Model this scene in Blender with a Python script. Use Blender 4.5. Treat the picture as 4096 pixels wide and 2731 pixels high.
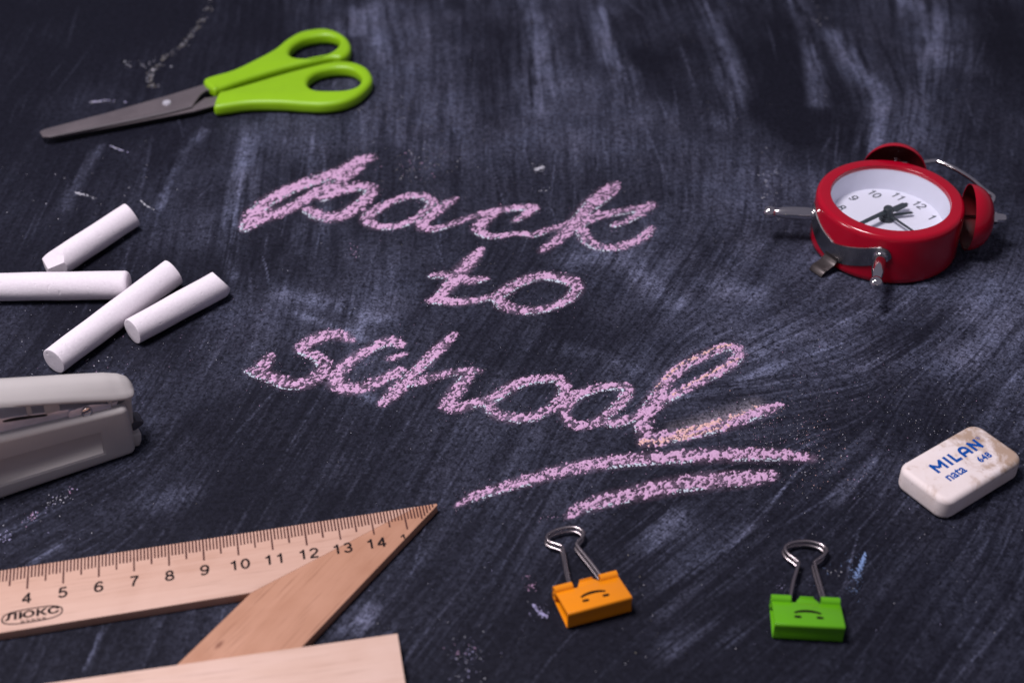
# Back-to-school still life on a chalkboard.  All lengths below are in centimetres
# (world x right, y away from the camera, z up); U converts them to metres.
import bpy, bmesh, math, random
import numpy as np
from mathutils import Vector, Matrix

for o in list(bpy.data.objects):
    bpy.data.objects.remove(o, do_unlink=True)
U = 0.01
scene = bpy.context.scene
COL = scene.collection
rng = np.random.default_rng(11)
random.seed(5)

# ------------------------------------------------------------------ camera
cam_data = bpy.data.cameras.new('camera')
cam_data.sensor_width = 36.0
cam_data.lens = 50.79
cam_data.clip_start = 0.01
cam_data.clip_end = 50.0
cam_data.dof.use_dof = True
cam_data.dof.focus_distance = 0.487
cam_data.dof.aperture_fstop = 10.5
cam = bpy.data.objects.new('camera', cam_data)
cam.location = (0, -40 * U, 31.73 * U)
cam.rotation_euler = (math.pi / 2 - 0.6777, 0, 0)
COL.objects.link(cam)
scene.camera = cam

# ------------------------------------------------------------------ world and lamps
world = bpy.data.worlds.new('World')
scene.world = world
world.use_nodes = True
bg = world.node_tree.nodes['Background']
bg.inputs[0].default_value = (0.80, 0.76, 1.0, 1)
bg.inputs[1].default_value = 0.17


def area_lamp(name, pos, target, size, power, color):
    d = bpy.data.lights.new(name, 'AREA')
    d.shape = 'DISK'
    d.size = size * U
    d.energy = power
    d.color = color
    o = bpy.data.objects.new(name, d)
    o.location = Vector(pos) * U
    o.rotation_euler = (Vector(target) - Vector(pos)).to_track_quat('-Z', 'Y').to_euler()
    COL.objects.link(o)
    return o


area_lamp('softbox_lamp', (-23, -5, 80), (0, 0, 0), 25, 7.0, (1.0, 0.93, 0.99))
area_lamp('side_lamp', (-85, -14, 55), (0, 0, 0), 24, 2.8, (1.0, 0.93, 0.98))

scene.view_settings.view_transform = 'Standard'
scene.view_settings.look = 'None'
scene.view_settings.exposure = 0.0
scene.view_settings.gamma = 1.0
scene.view_settings.use_curve_mapping = False
scene.cycles.use_denoising = True


# ------------------------------------------------------------------ material helpers
def mat(name, color=(.5, .5, .5), rough=.5, metal=0.0, coat=0.0, spec=0.5, sss=0.0):
    m = bpy.data.materials.new(name)
    m.use_nodes = True
    b = m.node_tree.nodes['Principled BSDF']
    b.inputs['Base Color'].default_value = (*color, 1)
    b.inputs['Roughness'].default_value = rough
    b.inputs['Metallic'].default_value = metal
    b.inputs['Coat Weight'].default_value = coat
    b.inputs['Coat Roughness'].default_value = .08
    b.inputs['Specular IOR Level'].default_value = spec
    return m


class NT:
    """small node-graph helper"""
    def __init__(self, m):
        self.t = m.node_tree
        self.b = self.t.nodes['Principled BSDF']

    def n(self, kind, **kw):
        x = self.t.nodes.new(kind)
        for k, v in kw.items():
            if k in x.inputs:
                x.inputs[k].default_value = v
            else:
                setattr(x, k, v)
        return x

    def l(self, a, b):
        self.t.links.new(a, b)

    def coord(self, out='Object', scale=(1, 1, 1), rot=(0, 0, 0)):
        c = self.n('ShaderNodeTexCoord')
        mp = self.n('ShaderNodeMapping')
        mp.inputs['Scale'].default_value = scale
        mp.inputs['Rotation'].default_value = rot
        self.l(c.outputs[out], mp.inputs[0])
        return mp.outputs[0]

    def noise(self, vec, scale, detail=3, rough=.5, dist=0):
        x = self.n('ShaderNodeTexNoise')
        x.inputs['Scale'].default_value = scale
        x.inputs['Detail'].default_value = detail
        x.inputs['Roughness'].default_value = rough
        x.inputs['Distortion'].default_value = dist
        self.l(vec, x.inputs['Vector'])
        return x.outputs[0]

    def ramp(self, fac, stops):
        r = self.n('ShaderNodeValToRGB')
        e = r.color_ramp.elements
        while len(e) < len(stops):
            e.new(.5)
        for i, (p, c) in enumerate(stops):
            e[i].position = p
            e[i].color = (*c, 1) if len(c) == 3 else c
        self.l(fac, r.inputs[0])
        return r.outputs[0]

    def rng(self, v, a, b, c=0., d=1.):
        r = self.n('ShaderNodeMapRange')
        for i, x in enumerate((a, b, c, d)):
            r.inputs[i + 1].default_value = x
        self.l(v, r.inputs[0])
        return r.outputs[0]

    def math(self, op, a, b=None, clamp=False):
        x = self.n('ShaderNodeMath', operation=op, use_clamp=clamp)
        for i, v in enumerate((a, b)):
            if v is None:
                continue
            if isinstance(v, (int, float)):
                x.inputs[i].default_value = v
            else:
                self.l(v, x.inputs[i])
        return x.outputs[0]

    def mix(self, fac, a, b, blend='MIX'):
        x = self.n('ShaderNodeMix', data_type='RGBA', blend_type=blend)
        for s, v in ((0, fac), (6, a), (7, b)):
            if isinstance(v, (int, float)):
                x.inputs[s].default_value = v
            elif isinstance(v, tuple):
                x.inputs[s].default_value = (*v, 1)
            else:
                self.l(v, x.inputs[s])
        return x.outputs[2]

    def bump(self, h, strength=.3, dist=.0005):
        x = self.n('ShaderNodeBump')
        x.inputs['Strength'].default_value = strength
        x.inputs['Distance'].default_value = dist
        self.l(h, x.inputs['Height'])
        self.l(x.outputs[0], self.b.inputs['Normal'])


def worn(m, scale=300, amount=.12, bump=.05, rough_var=.12):
    """mild tone and gloss variation plus fine relief, so no surface is flat"""
    g = NT(m)
    v = g.coord()
    base = tuple(g.b.inputs['Base Color'].default_value)[:3]
    r0 = g.b.inputs['Roughness'].default_value
    n1 = g.noise(v, scale, 5, .6)
    n2 = g.noise(v, scale * .15, 3, .5)
    k = g.math('ADD', g.math('MULTIPLY', n1, .5), g.math('MULTIPLY', n2, .5))
    c = g.mix(g.rng(k, .3, .7), tuple(x * (1 - amount) for x in base), tuple(min(1, x * (1 + amount)) for x in base))
    g.l(c, g.b.inputs['Base Color'])
    g.l(g.rng(n2, .3, .7, max(.02, r0 - rough_var), min(1, r0 + rough_var)), g.b.inputs['Roughness'])
    g.bump(n1, bump, .0003)
    return m


M = {}
M['lime'] = worn(mat('lime_plastic', (.25, .49, .004), .42), 200, .05, .03, .06)
M['blade'] = worn(mat('blade_steel', (.17, .145, .155), .5, .45), 500, .12, .06, .08)
M['blade_edge'] = mat('blade_ground_edge', (.20, .18, .19), .45, .5)
M['chrome'] = worn(mat('chrome', (.76, .73, .73), .12, 1.0), 250, .08, .02, .05)
M['wire'] = worn(mat('wire_steel', (.42, .37, .38), .26, 1.0), 300, .08, .02, .04)
M['steel'] = worn(mat('steel', (.72, .71, .78), .33, .45), 400, .15, .05, .08)
M['strap'] = worn(mat('strap_steel', (.36, .35, .36), .25, 1.0), 600, .2, .05, .1)
M['foot_steel'] = worn(mat('foot_steel', (.06, .05, .05), .45, .7), 500, .25, .08)
M['dark_metal'] = worn(mat('dark_metal', (.10, .10, .12), .45, .6), 400, .2, .1)
M['staple_plastic'] = worn(mat('beige_plastic', (.50, .47, .455), .36), 160, .03, .03, .05)
M['brass_inside'] = mat('inner_plastic', (.20, .15, .11), .5)
M['black'] = mat('black_gap', (.006, .006, .008), .7)
M['red'] = worn(mat('red_enamel', (.37, .0015, .016), .19, spec=.5), 120, .06, .015, .05)
M['red_inside'] = mat('red_bell_inside', (.10, .003, .006), .45)
M['dial'] = mat('dial_white', (.75, .76, .85), .7, spec=.2)
M['hands'] = mat('hand_ink', (.012, .022, .026), .5)
M['numeral'] = mat('numeral_ink', (.03, .045, .055), .6)
M['orange'] = worn(mat('orange_enamel', (.78, .245, .004), .24, coat=.2), 150, .05, .02, .05)
M['green'] = worn(mat('green_enamel', (.105, .37, .006), .24, coat=.2), 150, .05, .02, .05)
M['ink'] = mat('black_print', (.012, .008, .010), .8, spec=.1)
M['face_ink'] = mat('clip_print', (.012, .010, .006), .8, spec=.05)
M['tick'] = mat('scale_print', (.075, .030, .028), .8, spec=.1)
M['blue_ink'] = mat('blue_print', (.003, .07, .33), .7, spec=.1)


def wood(name, c0, c1, c2, ang, fine=1.0, streak=(1.2, 22, 8), knot=None):
    """pale wood with grain running along the local direction ang (radians)"""
    m = mat(name, c0, .5)
    g = NT(m)
    v = g.coord('Object', (1, 1, 1), (0, 0, -ang))
    st = g.n('ShaderNodeMapping')
    st.inputs['Scale'].default_value = (streak[0] / U * .12, streak[1] / U * .12, streak[2] / U * .12)
    g.l(v, st.inputs[0])
    n1 = g.noise(st.outputs[0], 1.0, 6, .65, .6)
    st2 = g.n('ShaderNodeMapping')
    st2.inputs['Scale'].default_value = (3 / U * .2, 60 / U * .2, 20 / U * .2)
    g.l(v, st2.inputs[0])
    n2 = g.noise(st2.outputs[0], 1.0, 4, .6)
    n3 = g.noise(v, 1.1 / U * .5, 3, .5, .5)
    k = g.math('ADD', g.math('MULTIPLY', n1, .55), g.math('MULTIPLY', n3, .45))
    c = g.ramp(k, [(.30, c2), (.48, c0), (.68, c1)])
    c = g.mix(g.rng(n2, .56, .74, 0, .5 * fine), c, tuple(x * .72 for x in c2))
    if knot:                      # one small knot with its dark ring and trailing grain
        mp = g.n('ShaderNodeMapping', vector_type='TEXTURE')
        mp.inputs['Location'].default_value = (knot[0] * U, knot[1] * U, .3 * U)
        mp.inputs['Rotation'].default_value = (0, 0, ang)
        mp.inputs['Scale'].default_value = (.42 * U, .22 * U, .4 * U)
        tc = g.n('ShaderNodeTexCoord')
        g.l(tc.outputs['Object'], mp.inputs[0])
        ln = g.n('ShaderNodeVectorMath', operation='LENGTH')
        g.l(mp.outputs[0], ln.inputs[0])
        d = g.math('ADD', ln.outputs['Value'], g.math('MULTIPLY', n3, .7))
        ring = g.ramp(d, [(.40, (.55, .55, .55)), (.62, (1, 1, 1)), (.85, (.25, .25, .25)), (1.0, (0, 0, 0))])
        c = g.mix(g.math('MULTIPLY', ring, .8), c, (.16, .055, .03))
    g.l(c, g.b.inputs['Base Color'])
    g.bump(n2, .12, .0002)
    return m


M['wood_pale'] = wood('birch_wood', (.535, .325, .24), (.59, .375, .285), (.455, .255, .175), .2134)
M['wood_tan'] = wood('pear_wood', (.44, .225, .14), (.52, .28, .185), (.36, .165, .095), (.2134 + math.pi / 4), 1.4, (1.0, 9, 8), (9.91, -2.05))
M['wood_ruler'] = wood('ruler_wood', (.67, .465, .375), (.71, .50, .42), (.61, .405, .315), .18)


# ------------------------------------------------------------------ mesh helpers
class MB:
    def __init__(self):
        self.v = []
        self.f = []

    def add(self, verts, faces):
        k = len(self.v)
        self.v += [tuple(float(c) for c in p) for p in verts]
        self.f += [tuple(i + k for i in f) for f in faces]
        return self

    def prism(self, poly, z0, z1, fr=None):
        """poly (x,y) extruded z0..z1 inside frame fr=(origin,ex,ey,ez)"""
        n = len(poly)
        pts = [(x, y, z0) for x, y in poly] + [(x, y, z1) for x, y in poly]
        if fr:
            o, ex, ey, ez = [Vector(q) for q in fr]
            pts = [o + ex * p[0] + ey * p[1] + ez * p[2] for p in pts]
        fs = [tuple(range(n))[::-1], tuple(range(n, 2 * n))]
        fs += [(i, (i + 1) % n, n + (i + 1) % n, n + i) for i in range(n)]
        return self.add(pts, fs)

    def box(self, x0, x1, y0, y1, z0, z1, fr=None):
        return self.prism([(x0, y0), (x1, y0), (x1, y1), (x0, y1)], z0, z1, fr)

    def tube(self, path, r, seg=12, caps=True):
        P = [Vector(p) for p in path]
        rs = r if isinstance(r, (list, tuple)) else [r] * len(P)
        ref = None
        rings = []
        for i, p in enumerate(P):
            t = (P[min(i + 1, len(P) - 1)] - P[max(i - 1, 0)]).normalized()
            if ref is None:
                ref = t.orthogonal().normalized()
            ref = (ref - t * ref.dot(t)).normalized()
            b = t.cross(ref)
            rings.append([p + (ref * math.cos(2 * math.pi * k / seg) + b * math.sin(2 * math.pi * k / seg)) * rs[i] for k in range(seg)])
        fs = []
        for i in range(len(P) - 1):
            for k in range(seg):
                fs.append((i * seg + k, i * seg + (k + 1) % seg, (i + 1) * seg + (k + 1) % seg, (i + 1) * seg + k))
        if caps:
            fs.append(tuple(range(seg))[::-1])
            fs.append(tuple((len(P) - 1) * seg + k for k in range(seg)))
        return self.add([q for r_ in rings for q in r_], fs)

    def lathe(self, prof, o=(0, 0, 0), axis=(0, 0, 1), seg=64):
        """prof = [(radius, height)]; radius 0 closes to a point"""
        o = Vector(o)
        az = Vector(axis).normalized()
        ax = az.orthogonal().normalized()
        ay = az.cross(ax)
        pts, fs, idx = [], [], []
        for r, h in prof:
            if r < 1e-6:
                idx.append([len(pts)] * seg)
                pts.append(o + az * h)
            else:
                idx.append(list(range(len(pts), len(pts) + seg)))
                pts += [o + az * h + (ax * math.cos(2 * math.pi * k / seg) + ay * math.sin(2 * math.pi * k / seg)) * r for k in range(seg)]
        for i in range(len(prof) - 1):
            for k in range(seg):
                q = [idx[i][k], idx[i][(k + 1) % seg], idx[i + 1][(k + 1) % seg], idx[i + 1][k]]
                q2 = []
                for w in q:
                    if w not in q2:
                        q2.append(w)
                if len(q2) > 2:
                    fs.append(tuple(q2))
        return self.add(pts, fs)

    def build(self, name, material, parent=None, origin=(0, 0, 0), bevel=None, angle=35, bevel_angle=30, recalc=True):
        bm = bmesh.new()
        ox, oy, oz = origin
        vs = [bm.verts.new(((x - ox), (y - oy), (z - oz))) for x, y, z in self.v]
        for f in self.f:
            try:
                bm.faces.new([vs[i] for i in f])
            except ValueError:
                pass
        if recalc:
            bmesh.ops.recalc_face_normals(bm, faces=bm.faces)
        if bevel:
            es = [e for e in bm.edges if len(e.link_faces) == 2 and e.calc_face_angle() > math.radians(bevel_angle)]
            bmesh.ops.bevel(bm, geom=es, offset=bevel[0], segments=bevel[1], profile=.5, affect='EDGES', clamp_overlap=True)
        return from_bm(bm, name, material, parent, origin, angle)


def from_bm(bm, name, material, parent=None, origin=(0, 0, 0), angle=35):
    bmesh.ops.scale(bm, vec=(U, U, U), verts=bm.verts)
    me = bpy.data.meshes.new(name)
    bm.to_mesh(me)
    bm.free()
    return link_mesh(me, name, material, parent, origin, angle)


def link_mesh(me, name, material, parent=None, origin=(0, 0, 0), angle=35):
    for p in me.polygons:
        p.use_smooth = True
    if angle is not None:
        me.set_sharp_from_angle(angle=math.radians(angle))
    me.materials.append(material)
    o = bpy.data.objects.new(name, me)
    COL.objects.link(o)
    if parent is not None:
        o.parent = parent
        # parts are built in their thing's frame, except when they hang on a part (same frame)
    else:
        o.location = Vector(origin) * U
    return o


def thing(name, origin, label, category, group=None):
    o = bpy.data.objects.new(name, None)
    o.empty_display_size = .01
    o.location = Vector(origin) * U
    COL.objects.link(o)
    tag(o, label, category, group)
    return o


def tag(o, label=None, category=None, group=None, kind=None):
    for k, v in (('label', label), ('category', category), ('group', group), ('kind', kind)):
        if v:
            o[k] = v
    return o


def smooth_loop(pts, n=6, closed=True):
    """Catmull-Rom through the points"""
    P = [np.array(p, float) for p in pts]
    m = len(P)
    out = []
    for i in range(m if closed else m - 1):
        if closed:
            a, b, c, d = P[i - 1], P[i], P[(i + 1) % m], P[(i + 2) % m]
        else:
            a, b, c, d = P[max(i - 1, 0)], P[i], P[i + 1], P[min(i + 2, m - 1)]
        for k in range(n):
            t = k / n
            out.append(.5 * ((2 * b) + (c - a) * t + (2 * a - 5 * b + 4 * c - d) * t * t + (3 * b - a - 3 * c + d) * t ** 3))
    if not closed:
        out.append(P[-1])
    return [tuple(q) for q in out]


def curve_mesh(cu):
    ob = bpy.data.objects.new('tmp', cu)
    COL.objects.link(ob)
    bpy.context.view_layer.update()
    dg = bpy.context.evaluated_depsgraph_get()
    me = bpy.data.meshes.new_from_object(ob.evaluated_get(dg))
    bpy.data.objects.remove(ob, do_unlink=True)
    bpy.data.curves.remove(cu)
    return me


def plate(name, loops, z0, z1, bevel, material, parent, origin, res=3, angle=35, inset=0.0):
    """solid plate with rounded rims from flat outlines (first outer, then holes)"""
    cu = bpy.data.curves.new('tmp', 'CURVE')
    cu.dimensions = '2D'
    cu.fill_mode = 'BOTH'
    cu.extrude = (z1 - z0) / 2 - bevel
    cu.bevel_depth = bevel
    cu.bevel_resolution = res
    cu.offset = -bevel - inset
    for lp in loops:
        s = cu.splines.new('POLY')
        s.points.add(len(lp) - 1)
        for i, p in enumerate(lp):
            s.points[i].co = (p[0] - origin[0], p[1] - origin[1], 0, 1)
        s.use_cyclic_u = True
    me = curve_mesh(cu)
    bm = bmesh.new()
    bm.from_mesh(me)
    bpy.data.meshes.remove(me)
    bmesh.ops.remove_doubles(bm, verts=bm.verts, dist=1e-4)
    bmesh.ops.translate(bm, vec=(0, 0, (z0 + z1) / 2 - origin[2]), verts=bm.verts)
    return from_bm(bm, name, material, parent, origin, angle)


def text_mesh(s, height, bold=0.0, align='CENTER', shear=0.0, spacing=1.0):
    """flat lettering as (verts, faces) in a local xy frame, cap height given in cm"""
    cu = bpy.data.curves.new('tmp', 'FONT')
    cu.body = s
    cu.size = height / .727
    cu.align_x = align
    cu.offset = bold
    cu.shear = shear
    cu.space_character = spacing
    cu.resolution_u = 3
    me = curve_mesh(cu)
    v = [tuple(p.co) for p in me.vertices]
    f = [tuple(p.vertices) for p in me.polygons]
    bpy.data.meshes.remove(me)
    return v, f


def lay(mb, vf, o, ex, ey, ez=(0, 0, 1), lift=.0):
    """put flat geometry into the frame o,ex,ey as thin print"""
    o, ex, ey, ez = Vector(o), Vector(ex), Vector(ey), Vector(ez)
    mb.add([o + ex * p[0] + ey * p[1] + ez * lift for p in vf[0]], vf[1])
    return mb


def ribbon(path, w, caps=6):
    """flat stroke with round ends; returns (verts, faces) in 2D"""
    P = [np.array(p, float) for p in path]
    v, f = [], []
    ws = w if isinstance(w, (list, tuple)) else [w] * len(P)
    L, R = [], []
    for i, p in enumerate(P):
        t = P[min(i + 1, len(P) - 1)] - P[max(i - 1, 0)]
        t = t / (np.hypot(*t) + 1e-9)
        n = np.array([-t[1], t[0]])
        L.append(p + n * ws[i] / 2)
        R.append(p - n * ws[i] / 2)
    n = len(P)
    v = [(*q, 0) for q in L] + [(*q, 0) for q in R]
    f = [(i, i + 1, n + i + 1, n + i)[::-1] for i in range(n - 1)]
    return v, f


def arc(cx, cy, rx, ry, a0, a1, n=16):
    return [(cx + rx * math.cos(math.radians(a0 + (a1 - a0) * k / n)), cy + ry * math.sin(math.radians(a0 + (a1 - a0) * k / n))) for k in range(n + 1)]


# plain grotesque figures as strokes in a 0.62 x 1 box (round ends cut square)
FIGURES = {
    '0': [arc(.31, .5, .245, .445, 90, 450, 28)],
    '1': [[(.40, 0), (.40, 1)], [(.42, .93), (.33, .80), (.14, .74)]],
    '2': [arc(.31, .70, .235, .245, 170, -15, 14) + [(.44, .48), (.28, .32), (.13, .19), (.07, .06)], [(.03, .055), (.58, .055)]],
    '3': [arc(.30, .725, .21, .22, 165, -80, 14) + [(.26, .505)], [(.26, .525)] + arc(.30, .275, .24, .225, 85, -165, 16)],
    '4': [[(.44, 0), (.44, 1)], [(.46, .96), (.06, .33)], [(.02, .29), (.61, .29)]],
    '5': [[(.55, .945), (.14, .945)], [(.16, .97), (.10, .47)], arc(.29, .33, .255, .275, 150, -155, 18)],
    '6': [arc(.31, .315, .24, .26, 0, 360, 24), [(.07, .36), (.09, .60), (.17, .83), (.32, .945), (.46, .93), (.55, .80)]],
    '7': [[(.05, .945), (.58, .945)], [(.56, .93), (.40, .68), (.27, .36), (.22, 0)]],
    '8': [arc(.31, .73, .20, .215, 0, 360, 22), arc(.31, .275, .245, .225, 0, 360, 24)],
    '9': [arc(.31, .685, .24, .26, 0, 360, 24), [(.55, .64), (.53, .40), (.45, .17), (.30, .055), (.16, .07), (.07, .20)]],
}


def figures(mb, s, height, o, ex, ey, weight=.125, wide=1.0, gap=.72):
    """lay a number centred on o as thin print"""
    n = len(s)
    x0 = -((n - 1) * gap + .62) / 2
    k = 0
    for i, ch in enumerate(s):
        for st in FIGURES[ch]:
            pts = [((x0 + i * gap + x) * height * wide, y * height) for x, y in st]
            lay(mb, ribbon(pts, weight * height), o, ex, ey, lift=.0003 * k)
            k += 1
    return mb


# ------------------------------------------------------------------ noise in numpy (for chalk and dust)
def vnoise(x, y, seed):
    r = np.random.default_rng(seed).random((257, 257))
    r[256] = r[0]
    r[:, 256] = r[:, 0]
    xi = np.floor(x).astype(int)
    yi = np.floor(y).astype(int)
    fx = x - xi
    fy = y - yi
    fx = fx * fx * (3 - 2 * fx)
    fy = fy * fy * (3 - 2 * fy)
    xi &= 255
    yi &= 255
    a = r[yi, xi] * (1 - fx) + r[yi, xi + 1] * fx
    b = r[yi + 1, xi] * (1 - fx) + r[yi + 1, xi + 1] * fx
    return a * (1 - fy) + b * fy


def fbm(x, y, seed, octv=4, gain=.5):
    s = 0
    a = 1.0
    tot = 0
    for k in range(octv):
        s = s + a * vnoise(x * 2 ** k + 17.3 * k, y * 2 ** k + 5.1 * k, seed + k)
        tot += a
        a *= gain
    return s / tot


def raster(X0, Y0, h, shape, strokes, soft=1.0):
    """smallest distance / half width to any stroke; also which stroke"""
    nd = np.full(shape, 9.0, np.float32)
    who = np.full(shape, -1, np.int16)
    for si, (pts, ws) in enumerate(strokes):
        pts = smooth_loop(pts, 6, False) if len(pts) > 2 else pts
        m = len(pts)
        wi = np.interp(np.linspace(0, 1, m), np.linspace(0, 1, len(ws)), ws)
        for i in range(m - 1):
            a = np.array(pts[i]); b = np.array(pts[i + 1])
            hw = .25 * (wi[i] + wi[i + 1])
            rad = hw * 1.6 * soft + .02
            x0 = max(int((min(a[0], b[0]) - rad - X0) / h), 0)
            x1 = min(int((max(a[0], b[0]) + rad - X0) / h) + 2, shape[1])
            y0 = max(int((min(a[1], b[1]) - rad - Y0) / h), 0)
            y1 = min(int((max(a[1], b[1]) + rad - Y0) / h) + 2, shape[0])
            if x1 <= x0 or y1 <= y0:
                continue
            gx = X0 + (np.arange(x0, x1) + .5) * h
            gy = Y0 + (np.arange(y0, y1) + .5) * h
            dx = gx[None, :] - a[0]
            dy = gy[:, None] - a[1]
            e = b - a
            t = np.clip((dx * e[0] + dy * e[1]) / max(e @ e, 1e-9), 0, 1)
            d = np.hypot(dx - t * e[0], dy - t * e[1]) / hw
            sub = nd[y0:y1, x0:x1]
            k = d < sub
            sub[k] = d[k]
            who[y0:y1, x0:x1][k] = si
    return nd, who


PINK, BLUE, ORNG = (.585, .365, .55), (.56, .64, .72), (.74, .46, .42)
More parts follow.
